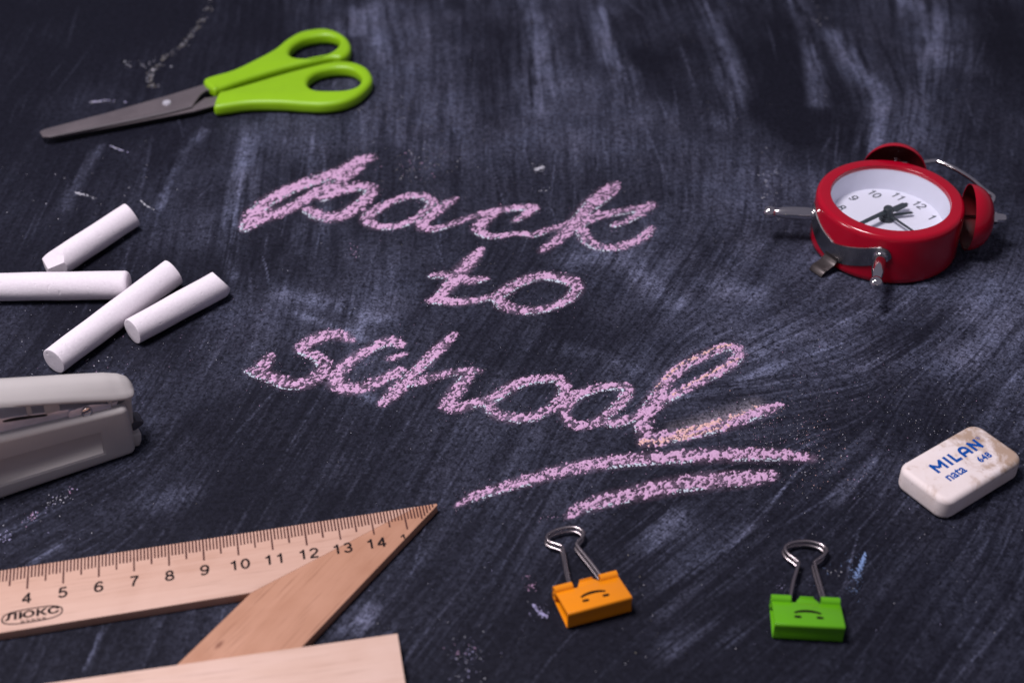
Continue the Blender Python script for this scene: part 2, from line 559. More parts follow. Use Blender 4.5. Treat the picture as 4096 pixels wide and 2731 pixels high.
# strokes: word, letter, centre line (cm), widths (cm), chalk coverage
STROKES = [('back', 'b', [(-10.303, 6.414), (-10.16, 7.411), (-9.616, 8.437), (-8.871, 9.235), (-8.162, 9.806), (-7.43, 10.269), (-6.878, 10.649), (-6.416, 11.242), (-5.893, 11.647)], [0.401, 0.677, 0.632, 0.611, 0.672, 0.704, 0.651, 0.485], 0.84), ('back', 'b', [(-10.169, 6.678), (-9.751, 7.17), (-9.127, 7.574), (-8.512, 8.133), (-8.043, 8.715), (-7.56, 9.235), (-7.057, 9.634), (-6.655, 10.356), (-6.312, 10.944)], [0.536, 0.648, 0.543, 0.492, 0.555, 0.558, 0.479], 0.74), ('back', 'b', [(-7.504, 8.534), (-7.151, 8.995), (-6.642, 9.32), (-6.148, 9.42), (-5.67, 9.235), (-5.811, 8.575), (-6.142, 7.955), (-6.55, 7.438), (-7.054, 7.196), (-7.594, 7.344), (-7.995, 7.709)], [0.358, 0.609, 0.612, 0.557, 0.5, 0.55, 0.573, 0.596, 0.594, 0.487], 0.7), ('back', 'a', [(-3.139, 8.298), (-3.523, 8.701), (-4.062, 8.743), (-4.726, 8.34), (-5.296, 7.791), (-5.647, 7.25), (-5.481, 6.744), (-4.982, 6.533), (-4.321, 6.664), (-3.748, 7.116), (-3.329, 7.791), (-3.139, 8.298)], [0.389, 0.413, 0.37, 0.39, 0.473, 0.469, 0.381, 0.359, 0.338, 0.319, 0.387], 0.64), ('back', 'a', [(-2.232, 8.534), (-2.658, 8.064), (-3.088, 7.452), (-3.425, 6.943), (-3.418, 6.48), (-3.116, 6.375), (-2.604, 6.572), (-2.019, 6.943), (-1.503, 7.277), (-1.131, 7.519)], [0.26, 0.474, 0.492, 0.488, 0.422, 0.337, 0.317, 0.297, 0.277], 0.66), ('back', 'c', [(-1.279, 7.385), (-0.755, 7.574), (-0.379, 7.75), (0.151, 7.859), (0.848, 7.886), (0.564, 7.411), (0.149, 6.983)], [0.278, 0.386, 0.386, 0.366, 0.43, 0.363, 0.276], 0.64), ('back', 'c', [(-0.529, 7.655), (-0.975, 7.143), (-1.229, 6.612), (-1.199, 6.192), (-0.848, 5.933), (-0.369, 5.933), (0.221, 6.088), (0.811, 5.984), (1.409, 6.349)], [0.365, 0.49, 0.528, 0.441, 0.356, 0.293, 0.273, 0.314, 0.358], 0.62), ('back', 'k', [(1.126, 4.912), (1.611, 5.47), (2.224, 6.349), (2.703, 7.25), (3.193, 8.16), (3.69, 8.995), (4.204, 9.662)], [0.248, 0.437, 0.484, 0.597, 0.605, 0.502, 0.286], 0.66), ('back', 'k', [(1.408, 6.323), (2.008, 6.585), (2.546, 7.076), (3.101, 7.791), (3.583, 8.367), (3.91, 8.785), (4.247, 9.32)], [0.316, 0.38, 0.425, 0.43, 0.39, 0.283], 0.5), ('back', 'k', [(2.526, 6.48), (2.993, 7.009), (3.456, 7.304), (4.146, 7.547), (4.917, 7.791), (5.58, 8.064), (4.884, 7.304), (4.407, 6.876), (3.984, 6.664)], [0.422, 0.468, 0.469, 0.428, 0.387, 0.367, 0.32, 0.276], 0.55), ('back', 'k', [(2.706, 6.349), (2.8, 5.894), (3.143, 5.317), (3.717, 5.127), (4.385, 5.317), (5.001, 5.765), (5.421, 6.454)], [0.421, 0.502, 0.457, 0.414, 0.415, 0.418, 0.316], 0.62), ('to', 't', [(-1.179, 5.0), (-1.444, 4.438), (-1.789, 3.799), (-2.091, 3.159), (-2.387, 2.508), (-2.715, 1.927)], [0.269, 0.451, 0.548, 0.543, 0.478, 0.395], 0.66), ('to', 't', [(-2.948, 3.315), (-2.489, 3.387), (-1.986, 3.195), (-1.486, 3.04), (-0.957, 3.159)], [0.262, 0.404, 0.503, 0.442, 0.242], 0.62), ('to', 't', [(-2.954, 1.835), (-2.501, 1.789), (-1.944, 1.743), (-1.39, 1.812), (-0.836, 1.973), (-0.489, 2.066)], [0.296, 0.454, 0.414, 0.355, 0.316, 0.297], 0.66), ('to', 'o', [(-0.523, 1.985), (-0.141, 2.485), (0.424, 3.004), (1.065, 3.315), (1.632, 3.243), (2.122, 3.04), (2.405, 2.649), (2.16, 2.019), (1.59, 1.492), (0.964, 1.242), (0.275, 1.242), (-0.263, 1.492), (-0.488, 1.927)], [0.396, 0.498, 0.462, 0.464, 0.484, 0.542, 0.479, 0.416, 0.353, 0.391, 0.43, 0.491, 0.435], 0.6), ('school', 's', [(-5.593, -0.489), (-5.834, -0.295), (-6.159, -0.173), (-6.516, -0.202), (-6.854, -0.403), (-7.159, -0.688), (-7.331, -0.936), (-7.081, -1.196), (-6.75, -1.391), (-6.473, -1.736), (-6.446, -2.214), (-6.747, -2.651), (-7.157, -2.851), (-7.547, -2.831), (-7.918, -2.631), (-8.335, -2.416), (-8.709, -2.227), (-8.981, -2.146)], [0.254, 0.446, 0.511, 0.536, 0.534, 0.443, 0.379, 0.377, 0.439, 0.498, 0.519, 0.491, 0.514, 0.514, 0.491, 0.432, 0.247], 0.62), ('school', 's', [(-8.321, -1.356), (-8.434, -1.667), (-8.564, -2.01)], [0.251, 0.437, 0.496], 0.6), ('school', 'c', [(-3.65, -1.217), (-3.971, -1.391), (-4.229, -1.495)], [0.163, 0.276, 0.25], 0.6), ('school', 'c', [(-3.901, -0.724), (-4.248, -0.532), (-4.592, -0.724), (-4.968, -1.041), (-5.339, -1.391), (-5.655, -1.805), (-5.92, -2.248), (-5.978, -2.651), (-5.791, -2.937), (-5.457, -3.069), (-5.029, -3.049), (-4.618, -2.784), (-4.248, -2.517), (-3.815, -2.146)], [0.38, 0.482, 0.443, 0.416, 0.439, 0.498, 0.556, 0.553, 0.55, 0.512, 0.488, 0.429, 0.369], 0.68), ('school', 'h', [(-2.002, -0.13), (-2.363, -0.724), (-2.656, -1.182), (-2.943, -1.667), (-3.27, -2.146), (-3.587, -2.698), (-3.9, -3.226), (-4.285, -3.85)], [0.217, 0.38, 0.415, 0.412, 0.409, 0.491, 0.511, 0.301], 0.66), ('school', 'h', [(-3.494, -2.817), (-3.07, -2.684), (-2.645, -2.497), (-2.218, -2.315), (-1.742, -2.214), (-1.396, -2.132), (-1.09, -2.18)], [0.306, 0.43, 0.394, 0.37, 0.309, 0.347, 0.21], 0.55), ('school', 'h', [(-1.418, -2.112), (-1.539, -2.517), (-1.763, -3.016), (-1.963, -3.507), (-2.16, -3.959), (-1.902, -4.106), (-1.566, -4.003), (-1.147, -3.811), (-0.723, -3.701)], [0.248, 0.431, 0.488, 0.485, 0.421, 0.396, 0.397, 0.398, 0.399], 0.64), ('school', 'o', [(-0.887, -3.73), (-0.521, -3.496), (-0.066, -3.078), (0.394, -2.751), (0.972, -2.6), (1.521, -2.564), (1.744, -2.857), (1.771, -3.34), (1.49, -3.875), (1.058, -4.301), (0.607, -4.536), (0.103, -4.578), (-0.401, -4.435), (-0.656, -4.157), (-0.716, -3.815)], [0.37, 0.436, 0.439, 0.425, 0.377, 0.361, 0.408, 0.421, 0.385, 0.367, 0.397, 0.413, 0.414, 0.4, 0.37], 0.64), ('school', 'o.', [(1.768, -4.029), (2.035, -3.618), (2.447, -3.27), (2.971, -3.043), (3.435, -2.954), (3.899, -3.06), (3.788, -3.557), (3.43, -4.072), (3.01, -4.578), (2.55, -4.886), (2.103, -4.952), (1.888, -4.72), (1.76, -4.326), (1.798, -3.961)], [0.4, 0.435, 0.405, 0.374, 0.359, 0.358, 0.404, 0.368, 0.349, 0.348, 0.363, 0.348, 0.351, 0.353], 0.6), ('school', 'o.', [(3.06, -4.703), (3.276, -4.828), (3.615, -4.745), (4.019, -4.536), (4.366, -4.385)], [0.317, 0.379, 0.364, 0.334, 0.319], 0.6), ('school', 'l', [(4.361, -4.452), (4.728, -4.046), (5.16, -3.6), (5.646, -3.253), (6.261, -2.813), (6.887, -2.349), (7.461, -1.896), (7.795, -1.456), (7.882, -1.084), (7.642, -0.858), (7.151, -1.009), (6.514, -1.456), (5.882, -1.933), (5.363, -2.546), (4.989, -3.253), (4.656, -3.875), (4.383, -4.536), (4.291, -5.035), (4.455, -5.444)], [0.398, 0.432, 0.419, 0.373, 0.376, 0.379, 0.414, 0.434, 0.42, 0.404, 0.403, 0.417, 0.464, 0.492, 0.519, 0.53, 0.524, 0.52], 0.62), ('school', 'l', [(4.267, -5.767), (4.609, -5.59), (5.17, -5.46), (5.734, -5.322), (6.308, -5.117), (6.89, -4.869), (7.599, -4.536), (8.254, -4.241), (8.887, -3.944)], [0.342, 0.578, 0.548, 0.502, 0.519, 0.585, 0.556, 0.479, 0.241], 0.74), ('line1', '-', [(-1.704, -8.617), (-1.113, -8.161), (-0.431, -7.878), (0.471, -7.486), (1.546, -7.089), (2.633, -6.756), (3.722, -6.577), (4.813, -6.467), (5.906, -6.372), (6.996, -6.325), (8.084, -6.309), (8.891, -6.365), (9.553, -6.467)], [0.104, 0.344, 0.375, 0.423, 0.502, 0.505, 0.507, 0.508, 0.524, 0.54, 0.509, 0.462, 0.338], 0.7), ('line2', '-', [(1.7, -9.094), (2.023, -8.762), (2.555, -8.493), (3.357, -8.198), (4.433, -7.878), (5.515, -7.622), (6.595, -7.471), (7.401, -7.41), (8.198, -7.242)], [0.132, 0.399, 0.475, 0.553, 0.601, 0.633, 0.635, 0.56, 0.38], 0.6), ('line1', '-', [(-1.704, -8.617), (-1.113, -8.176), (-0.431, -7.878), (0.471, -7.501)], [0.074, 0.239, 0.255, 0.227], 1.0)]
ORANGE = [([(7.651, -0.783), (7.035, -0.99), (6.398, -1.437), (5.767, -1.915), (5.248, -2.546), (4.853, -3.165)], [0.154]), ([(7.795, -1.548), (7.284, -1.915), (6.774, -2.322), (6.022, -2.902), (5.402, -3.427)], [0.106]), ([(4.212, -5.767), (4.596, -5.767), (5.097, -5.671), (5.55, -5.525)], [0.379]), ([(5.462, -5.281), (6.15, -5.035), (6.909, -4.703), (7.692, -4.241), (8.119, -3.987)], [0.272]), ([(5.664, -5.485), (6.291, -5.281), (7.046, -4.969)], [0.154])]


# ================================================================== THE BOARD
def build_board():
    h = .06
    X0, Y0, X1, Y1 = -27.0, -17.0, 27.0, 27.0
    nx, ny = int((X1 - X0) / h) + 1, int((Y1 - Y0) / h) + 1
    gx = X0 + np.arange(nx) * h
    gy = Y0 + np.arange(ny) * h
    GX, GY = np.meshgrid(gx, gy)

    def idw(ctrl, ncol, power=2.2):
        acc = np.zeros((ncol,) + GX.shape)
        wt = np.zeros(GX.shape)
        st = 6
        sx, sy = GX[::st, ::st], GY[::st, ::st]
        A = np.zeros((ncol,) + sx.shape)
        W = np.zeros(sx.shape)
        for c in ctrl:
            w = 1 / (((sx - c[0]) ** 2 + (sy - c[1]) ** 2) + .6) ** power
            W += w
            for k in range(ncol):
                A[k] += w * c[2 + k]
        A /= W
        # back to full size (bilinear)
        yy = np.clip(np.arange(ny) / st, 0, sx.shape[0] - 1.001)
        xx = np.clip(np.arange(nx) / st, 0, sx.shape[1] - 1.001)
        yi, xi = yy.astype(int), xx.astype(int)
        fy, fx = (yy - yi)[:, None], (xx - xi)[None, :]
        return [(a[yi][:, xi] * (1 - fy) * (1 - fx) + a[yi][:, xi + 1] * (1 - fy) * fx + a[yi + 1][:, xi] * fy * (1 - fx) + a[yi + 1][:, xi + 1] * fy * fx) for a in A]

    # wiping direction of the cloth (x, y, cos 2a, sin 2a) and how much dust it left, with vignette darkening painted in at left and edges (x, y, level)
    flow = [(-6.59, 23.7, -0.981, -0.192), (5.44, 23.7, -0.989, -0.151), (9.68, 18.72, -0.998, -0.06), (15.36, 18.72, -1.0, -0.022), (17.23, 14.27, -0.816, 0.578), (21.04, 18.72, -0.837, 0.547), (-0.56, 21.14, -0.994, -0.107), (-15.98, 22.4, -0.996, -0.085), (-10.48, 16.44, -0.988, -0.155), (-13.77, 10.27, -1.0, 0.013), (-17.86, 10.27, -1.0, 0.012), (-10.81, 7.52, -0.992, -0.128), (-5.33, 6.65, -0.989, -0.147), (-0.49, 10.27, -0.998, -0.067), (5.64, 10.27, -0.998, 0.063), (9.54, 8.78, -0.942, 0.334), (8.41, 3.67, -0.632, 0.775), (12.04, 3.04, -0.293, 0.956), (18.99, 6.65, -0.719, 0.695), (3.23, 2.58, -0.717, 0.697), (0.46, 0.35, -0.676, 0.737), (-7.61, 1.08, -0.997, 0.077), (4.34, -1.33, -0.544, 0.839), (-6.17, -4.32, -0.836, 0.548), (-0.38, -7.27, -0.75, 0.661), (-4.43, -5.54, -0.8, 0.6), (-11.47, -2.4, -0.919, 0.394), (8.27, -1.06, 0.287, 0.958), (11.24, 1.08, 0.319, 0.948), (13.2, -0.36, 0.215, 0.977), (10.12, -3.06, 0.843, 0.539), (7.16, -3.18, 0.989, 0.151), (13.5, -4.94, -0.524, 0.852), (14.41, -7.83, -0.467, 0.884), (16.89, 0.35, -0.279, 0.96), (10.78, -10.46, -0.235, 0.972), (4.02, -11.44, 0.075, 0.997), (6.1, -12.4, 0.07, 0.998), (-0.36, -9.95, -0.684, 0.729), (-1.75, -13.31, -0.483, 0.876), (-13.34, -8.91, 0.183, 0.983), (-10.29, -8.91, -0.882, 0.47), (-11.4, -14.2, -0.982, 0.189), (12.33, -13.31, -0.241, 0.971)]
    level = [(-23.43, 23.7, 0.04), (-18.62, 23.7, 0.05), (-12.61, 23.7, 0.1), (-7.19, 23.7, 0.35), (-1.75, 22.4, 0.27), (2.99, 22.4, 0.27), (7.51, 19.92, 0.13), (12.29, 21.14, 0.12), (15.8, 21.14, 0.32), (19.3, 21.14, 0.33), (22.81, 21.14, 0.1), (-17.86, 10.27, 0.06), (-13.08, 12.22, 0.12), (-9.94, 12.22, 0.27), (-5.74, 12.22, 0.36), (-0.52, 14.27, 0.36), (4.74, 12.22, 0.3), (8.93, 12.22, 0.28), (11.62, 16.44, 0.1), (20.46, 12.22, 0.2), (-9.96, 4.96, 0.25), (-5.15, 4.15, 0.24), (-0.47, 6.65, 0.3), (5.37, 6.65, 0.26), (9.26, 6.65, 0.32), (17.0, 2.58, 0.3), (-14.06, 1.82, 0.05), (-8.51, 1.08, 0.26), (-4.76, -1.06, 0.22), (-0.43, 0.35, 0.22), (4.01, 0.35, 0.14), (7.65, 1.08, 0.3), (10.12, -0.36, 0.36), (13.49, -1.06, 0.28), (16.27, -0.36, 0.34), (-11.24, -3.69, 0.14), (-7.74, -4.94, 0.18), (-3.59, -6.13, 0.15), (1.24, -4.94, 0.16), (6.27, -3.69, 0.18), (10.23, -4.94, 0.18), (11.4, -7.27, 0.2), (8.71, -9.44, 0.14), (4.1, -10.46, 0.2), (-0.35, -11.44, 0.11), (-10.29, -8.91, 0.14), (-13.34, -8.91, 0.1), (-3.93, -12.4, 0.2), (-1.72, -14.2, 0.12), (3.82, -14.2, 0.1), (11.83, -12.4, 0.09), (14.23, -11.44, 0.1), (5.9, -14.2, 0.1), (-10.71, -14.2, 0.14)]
    c2, s2 = idw(flow, 2)
    ang = .5 * np.arctan2(s2, c2) + .10 * (fbm(GX * .5, GY * .5, 77, 3) - .5)
    dx, dy = np.cos(ang), np.sin(ang)
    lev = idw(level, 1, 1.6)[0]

    r = np.random.default_rng(3)
    fine = r.random((ny, nx))
    coarse = fbm(GX / .28, GY / .28, 31, 2)

    def lic(src, L):
        acc = src.copy()
        I0, J0 = np.meshgrid(np.arange(ny), np.arange(nx), indexing='ij')
        for sgn in (1, -1):
            x = J0.astype(np.float32)
            y = I0.astype(np.float32)
            for k in range(L):
                xi = np.clip(x, 0, nx - 1).astype(np.int32)
                yi = np.clip(y, 0, ny - 1).astype(np.int32)
                ddx, ddy = dx[yi, xi], dy[yi, xi]
                if k:
                    fl = np.sign(ddx * px + ddy * py)
                    fl[fl == 0] = 1
                    ddx, ddy = ddx * fl, ddy * fl
                else:
                    ddx, ddy = ddx * sgn, ddy * sgn
                px, py = ddx, ddy
                x = x + ddx
                y = y + ddy
                acc += src[np.clip(y, 0, ny - 1).astype(np.int32), np.clip(x, 0, nx - 1).astype(np.int32)]
        a = acc
        a = (a - a.mean()) / a.std()
        return a

    l1 = lic(fine, 22)
    l2 = lic(coarse, 34)
    patch = fbm(GX * .35, GY * .35, 51, 3)
    patch2 = fbm(GX * 1.1, GY * 1.1, 61, 3)

    # wiped smears: (points, widths, strength)
    smears = [([(4.413, 25.148), (4.382, 21.844), (5.137, 18.772)], 0.623, 0.8), ([(0.211, 26.418), (1.02, 22.429), (1.062, 15.646)], 0.818, 0.4), ([(9.663, 25.779), (9.918, 21.844), (9.872, 16.931), (9.075, 14.421)], 0.639, 0.5), ([(14.131, 26.418), (14.108, 22.711), (13.808, 18.772), (13.566, 16.151)], 0.457, 0.6), ([(15.476, 22.711), (15.761, 19.868), (16.241, 16.931), (16.046, 14.676), (15.214, 12.3)], 0.639, 0.95), ([(19.82, 26.418), (20.311, 23.623), (20.116, 20.427)], 1.244, 0.7), ([(19.187, 20.993), (18.409, 16.931), (16.978, 13.233)], 0.895, 0.45), ([(-7.506, 25.148), (-7.461, 23.022)], 0.549, 0.9), ([(-6.29, 25.779), (-6.089, 20.993)], 0.805, 0.45), ([(1.602, 24.5), (1.706, 17.703)], 0.903, 0.3), ([(4.599, 23.308), (6.867, 17.703), (7.875, 14.273)], 1.161, -0.16), ([(13.377, 23.308), (11.651, 15.169), (12.298, 11.388)], 1.126, -0.14), ([(23.762, 24.769), (22.123, 16.439)], 1.525, -0.1), ([(2.156, 4.311), (3.61, 4.57), (4.63, 3.576), (5.92, 1.819)], 0.589, 0.55), ([(3.63, 4.963), (6.125, 4.15), (9.047, 4.963)], 0.972, 0.25), ([(-8.177, 2.167), (-6.514, 1.58), (-4.792, 0.784)], 0.468, 0.55), ([(-7.891, 1.136), (-6.769, 0.538), (-5.867, 0.107), (-5.16, -0.332)], 0.224, 0.5), ([(-11.028, 11.427), (-10.826, 7.343), (-10.742, 4.798), (-10.336, 3.355)], 0.218, 0.5), ([(-10.993, 13.028), (-10.651, 9.145), (-10.587, 6.647)], 0.579, 0.25), ([(-13.117, 13.771), (-13.685, 12.32), (-13.931, 10.231), (-13.893, 7.821)], 0.294, 0.4), ([(-11.128, 14.147), (-11.122, 10.574), (-10.916, 6.768)], 0.472, 0.35), ([(-17.234, 12.561), (-17.595, 10.574), (-17.661, 7.821)], 0.295, 0.22), ([(-8.557, 13.028), (-8.154, 8.413), (-7.964, 4.963)], 0.459, 0.25), ([(8.228, -1.083), (10.276, 0.639), (13.09, 2.273)], 0.308, 0.4), ([(7.79, -2.991), (9.769, -2.626), (12.37, -1.857), (14.691, -0.276)], 0.395, 0.45), ([(8.712, -1.547), (9.029, -2.469)], 0.44, 0.5), ([(7.703, 2.655), (8.863, 2.242)], 0.735, 0.4), ([(14.821, -1.871), (18.229, 0.495)], 1.228, 0.35), ([(16.614, 1.372), (18.976, 3.198)], 0.852, 0.35), ([(12.008, 0.351), (15.169, 2.579)], 0.528, 0.35), ([(8.563, -2.138), (7.169, -3.12), (5.446, -3.568)], 0.213, 0.45), ([(8.224, -0.078), (8.623, -1.055)], 0.3, 0.35), ([(4.278, -10.054), (4.949, -9.227)], 0.611, 0.35), ([(4.226, -12.582), (5.764, -10.857), (7.16, -9.747)], 0.509, 0.28), ([(5.977, -13.495), (4.512, -14.202)], 0.637, 0.25), ([(-4.112, -12.767), (-4.546, -13.495)], 0.403, 0.75), ([(-3.998, -13.315), (-3.418, -13.584)], 0.322, 0.35), ([(-10.983, -8.483), (-10.136, -8.049)], 0.535, 0.3), ([(-4.927, -3.377), (-4.527, -3.695)], 0.24, 0.4), ([(-5.513, 0.639), (-5.353, -0.219)], 0.405, 0.3), ([(-11.539, -13.342), (-11.582, -14.088), (-11.683, -14.822)], 0.072, 0.9), ([(-14.219, -10.996), (-13.831, -10.609), (-13.408, -10.247)], 0.094, 0.8), ([(-12.488, -7.994), (-12.633, -8.91)], 0.07, 0.5), ([(-15.28, -9.644), (-14.51, -9.122), (-13.905, -8.483)], 0.122, 0.35), ([(-3.251, -4.935), (-2.505, -3.185)], 0.193, 0.2), ([(4.698, -2.403), (3.047, -1.33), (1.327, -0.779)], 0.299, 0.2), ([(11.515, -6.705), (10.264, -8.375)], 0.443, 0.25), ([(2.324, 2.887), (1.814, 1.077)], 0.516, -0.1)]
    sm = np.zeros_like(GX)
    for pts, w, k in smears:
        nd, _ = raster(X0, Y0, h, GX.shape, [(pts, [w * 2.2])], 1.0)
        sm += k * np.exp(-np.minimum(nd, 4.0) ** 2 * 1.6) * (nd < 1.6)
    near = np.clip((2.0 - GY) / 8.0, 0, 1)          # wiped lines are crisper in the near half
    l1 = l1 * (.80 + .4 * near)
    l2 = l2 * (.90 + .2 * near)
    streak = np.clip(.5 + .27 * l1 + .20 * l2, 0, 1.7)
    streak_s = np.clip(.64 + .26 * l1 + .36 * l2, 0, 1.8)
    cloud = np.clip((fbm(GX * .22 + 3, GY * .22, 91, 4) - .36) * 3.2, 0, 1.3)
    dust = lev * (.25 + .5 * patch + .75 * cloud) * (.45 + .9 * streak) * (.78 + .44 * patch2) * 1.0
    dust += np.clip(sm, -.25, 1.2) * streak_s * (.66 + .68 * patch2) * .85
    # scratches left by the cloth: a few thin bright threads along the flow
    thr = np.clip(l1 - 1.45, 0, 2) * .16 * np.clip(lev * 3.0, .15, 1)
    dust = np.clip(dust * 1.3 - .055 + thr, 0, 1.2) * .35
    # single scratches and thin wipe lines, each with its own length and pressure
    rs = np.random.default_rng(41)
    for k in range(280):
        x = rs.uniform(0, nx - 1)
        y = rs.uniform(0, ny - 1)
        L = int(rs.uniform(15, 110))
        amp = rs.uniform(.03, .17) * (2.2 if rs.random() < .06 else 1) * (.35 + 2.2 * lev[int(y), int(x)])
        dev = rs.normal(0, .16)
        cu_ = rs.normal(0, .006)
        wd = rs.random() < .25
        px, py = math.cos(ang[int(y), int(x)]), math.sin(ang[int(y), int(x)])
        a0 = math.atan2(py, px) + dev
        for s_ in range(L):
            xi, yi = int(x), int(y)
            if not (1 <= xi < nx - 2 and 1 <= yi < ny - 2):
                break
            f_ = amp * math.sin(math.pi * (s_ + .5) / L) * (.4 + .9 * fine[yi, xi])
            dust[yi, xi] += f_
            if wd:
                dust[yi, xi + 1] += f_ * .7
            t_ = .5 * math.atan2(s2[yi, xi], c2[yi, xi])
            if math.cos(t_ - a0) < 0:
                t_ += math.pi
            a0 += .25 * math.sin(t_ + dev - a0) + cu_
            x += math.cos(a0)
            y += math.sin(a0)
    warm_strokes = [([(5.373, -5.035), (6.184, -4.703), (7.003, -4.368), (7.719, -4.029), (8.142, -3.815)], 0.319, 0.16), ([(5.825, -4.952), (6.923, -4.578), (8.001, -4.029)], 0.15, 0.18)]
    warm = np.zeros_like(GX)
    for pts, w, k in warm_strokes:
        nd, _ = raster(X0, Y0, h, GX.shape, [(pts, [w * 2.2])], 1.0)
        warm += k * np.exp(-np.minimum(nd, 4.0) ** 2 * 1.6) * (nd < 1.6) * (.5 + patch2)

    # pink powder rubbed into the board under the written strokes
    ndp, _ = raster(X0, Y0, h, GX.shape, [(s_[2], s_[3]) for s_ in STROKES])
    pk = np.exp(-np.clip(ndp - .35, 0, 9) ** 2 * 1.5) * (ndp < 1.6) * (.5 + .9 * patch2) * .15
    # sheet: fine lattice in the middle, a few wide cells around it
    X = np.concatenate([[-80, -50, -35], gx, [35, 50, 80]])
    Y = np.concatenate([[-50, -30, -21], gy, [34, 55, 80]])
    pad = lambda a, v: np.pad(a, 3, mode='constant', constant_values=v)
    D, Wm, Pk = pad(dust, .05), pad(warm, 0), pad(pk, 0)
    VX, VY = np.meshgrid(X, Y)
    nX, nY = len(X), len(Y)
    co = np.zeros((nY * nX, 3), np.float32)
    co[:, 0] = VX.ravel() * U
    co[:, 1] = VY.ravel() * U
    i = np.arange(nY - 1)[:, None] * nX + np.arange(nX - 1)[None, :]
    q = np.stack([i, i + 1, i + nX + 1, i + nX], -1).reshape(-1, 4).astype(np.int32)
    me = quads_to_mesh('chalkboard', co, q)
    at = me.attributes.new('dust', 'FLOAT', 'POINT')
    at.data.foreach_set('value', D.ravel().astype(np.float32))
    at = me.attributes.new('warm', 'FLOAT', 'POINT')
    at.data.foreach_set('value', Wm.ravel().astype(np.float32))

    at = me.attributes.new('pink', 'FLOAT', 'POINT')
    at.data.foreach_set('value', Pk.ravel().astype(np.float32))

    m = mat('chalkboard_paint', (.01, .01, .014), .62)
    g = NT(m)
    v = g.coord()
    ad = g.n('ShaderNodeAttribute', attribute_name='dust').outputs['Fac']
    aw = g.n('ShaderNodeAttribute', attribute_name='warm').outputs['Fac']
    grain = g.noise(v, 1500, 4, .6, .4)          # under a millimetre
    pits = g.noise(v, 620, 3, .55, .8)
    gr = g.math('ADD', g.math('MULTIPLY', grain, .45), g.math('MULTIPLY', pits, .55))
    gm = g.rng(gr, .38, .62, .12, 1.8)
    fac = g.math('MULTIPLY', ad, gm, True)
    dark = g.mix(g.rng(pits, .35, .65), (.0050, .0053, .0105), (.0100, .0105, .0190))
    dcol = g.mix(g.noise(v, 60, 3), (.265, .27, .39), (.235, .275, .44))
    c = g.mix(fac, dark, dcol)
    c = g.mix(g.math('MULTIPLY', aw, gm, True), c, (.42, .37, .42))
    ap = g.n('ShaderNodeAttribute', attribute_name='pink').outputs['Fac']
    c = g.mix(g.math('MULTIPLY', ap, gm, True), c, PINK)
    g.l(c, g.b.inputs['Base Color'])
    g.l(g.rng(gr, .35, .65, .70, .52), g.b.inputs['Roughness'])
    g.b.inputs['Specular IOR Level'].default_value = .10
    g.bump(gr, .55, .0004)
    o = bpy.data.objects.new('chalkboard', me)
    me.materials.append(m)
    COL.objects.link(o)
    tag(o, 'black chalkboard lying flat with wiped streaks of chalk dust', 'chalkboard', None, 'structure')
    return o


def quads_to_mesh(name, co, q):
    me = bpy.data.meshes.new(name)
    me.vertices.add(len(co))
    me.vertices.foreach_set('co', np.ascontiguousarray(co, np.float32).ravel())
    n = len(q)
    me.loops.add(n * 4)
    me.loops.foreach_set('vertex_index', np.ascontiguousarray(q, np.int32).ravel())
    me.polygons.add(n)
    me.polygons.foreach_set('loop_start', np.arange(0, n * 4, 4, dtype=np.int32))
    me.polygons.foreach_set('use_smooth', np.ones(n, bool))
    me.update(calc_edges=True)
    return me


build_board()

# ================================================================== CHALK WRITING
m_chalk = mat('chalk_pigment', PINK, .95, spec=.1)
_g = NT(m_chalk)
_c = _g.n('ShaderNodeAttribute', attribute_name='pigment').outputs['Color']
_n = _g.noise(_g.coord(), 1400, 3, .6)
_g.l(_g.mix(1.0, _c, _g.ramp(_n, [(.25, (.80, .80, .80)), (.75, (1.12, 1.12, 1.12))]), 'MULTIPLY'), _g.b.inputs['Base Color'])
_g.bump(_n, .5, .0003)

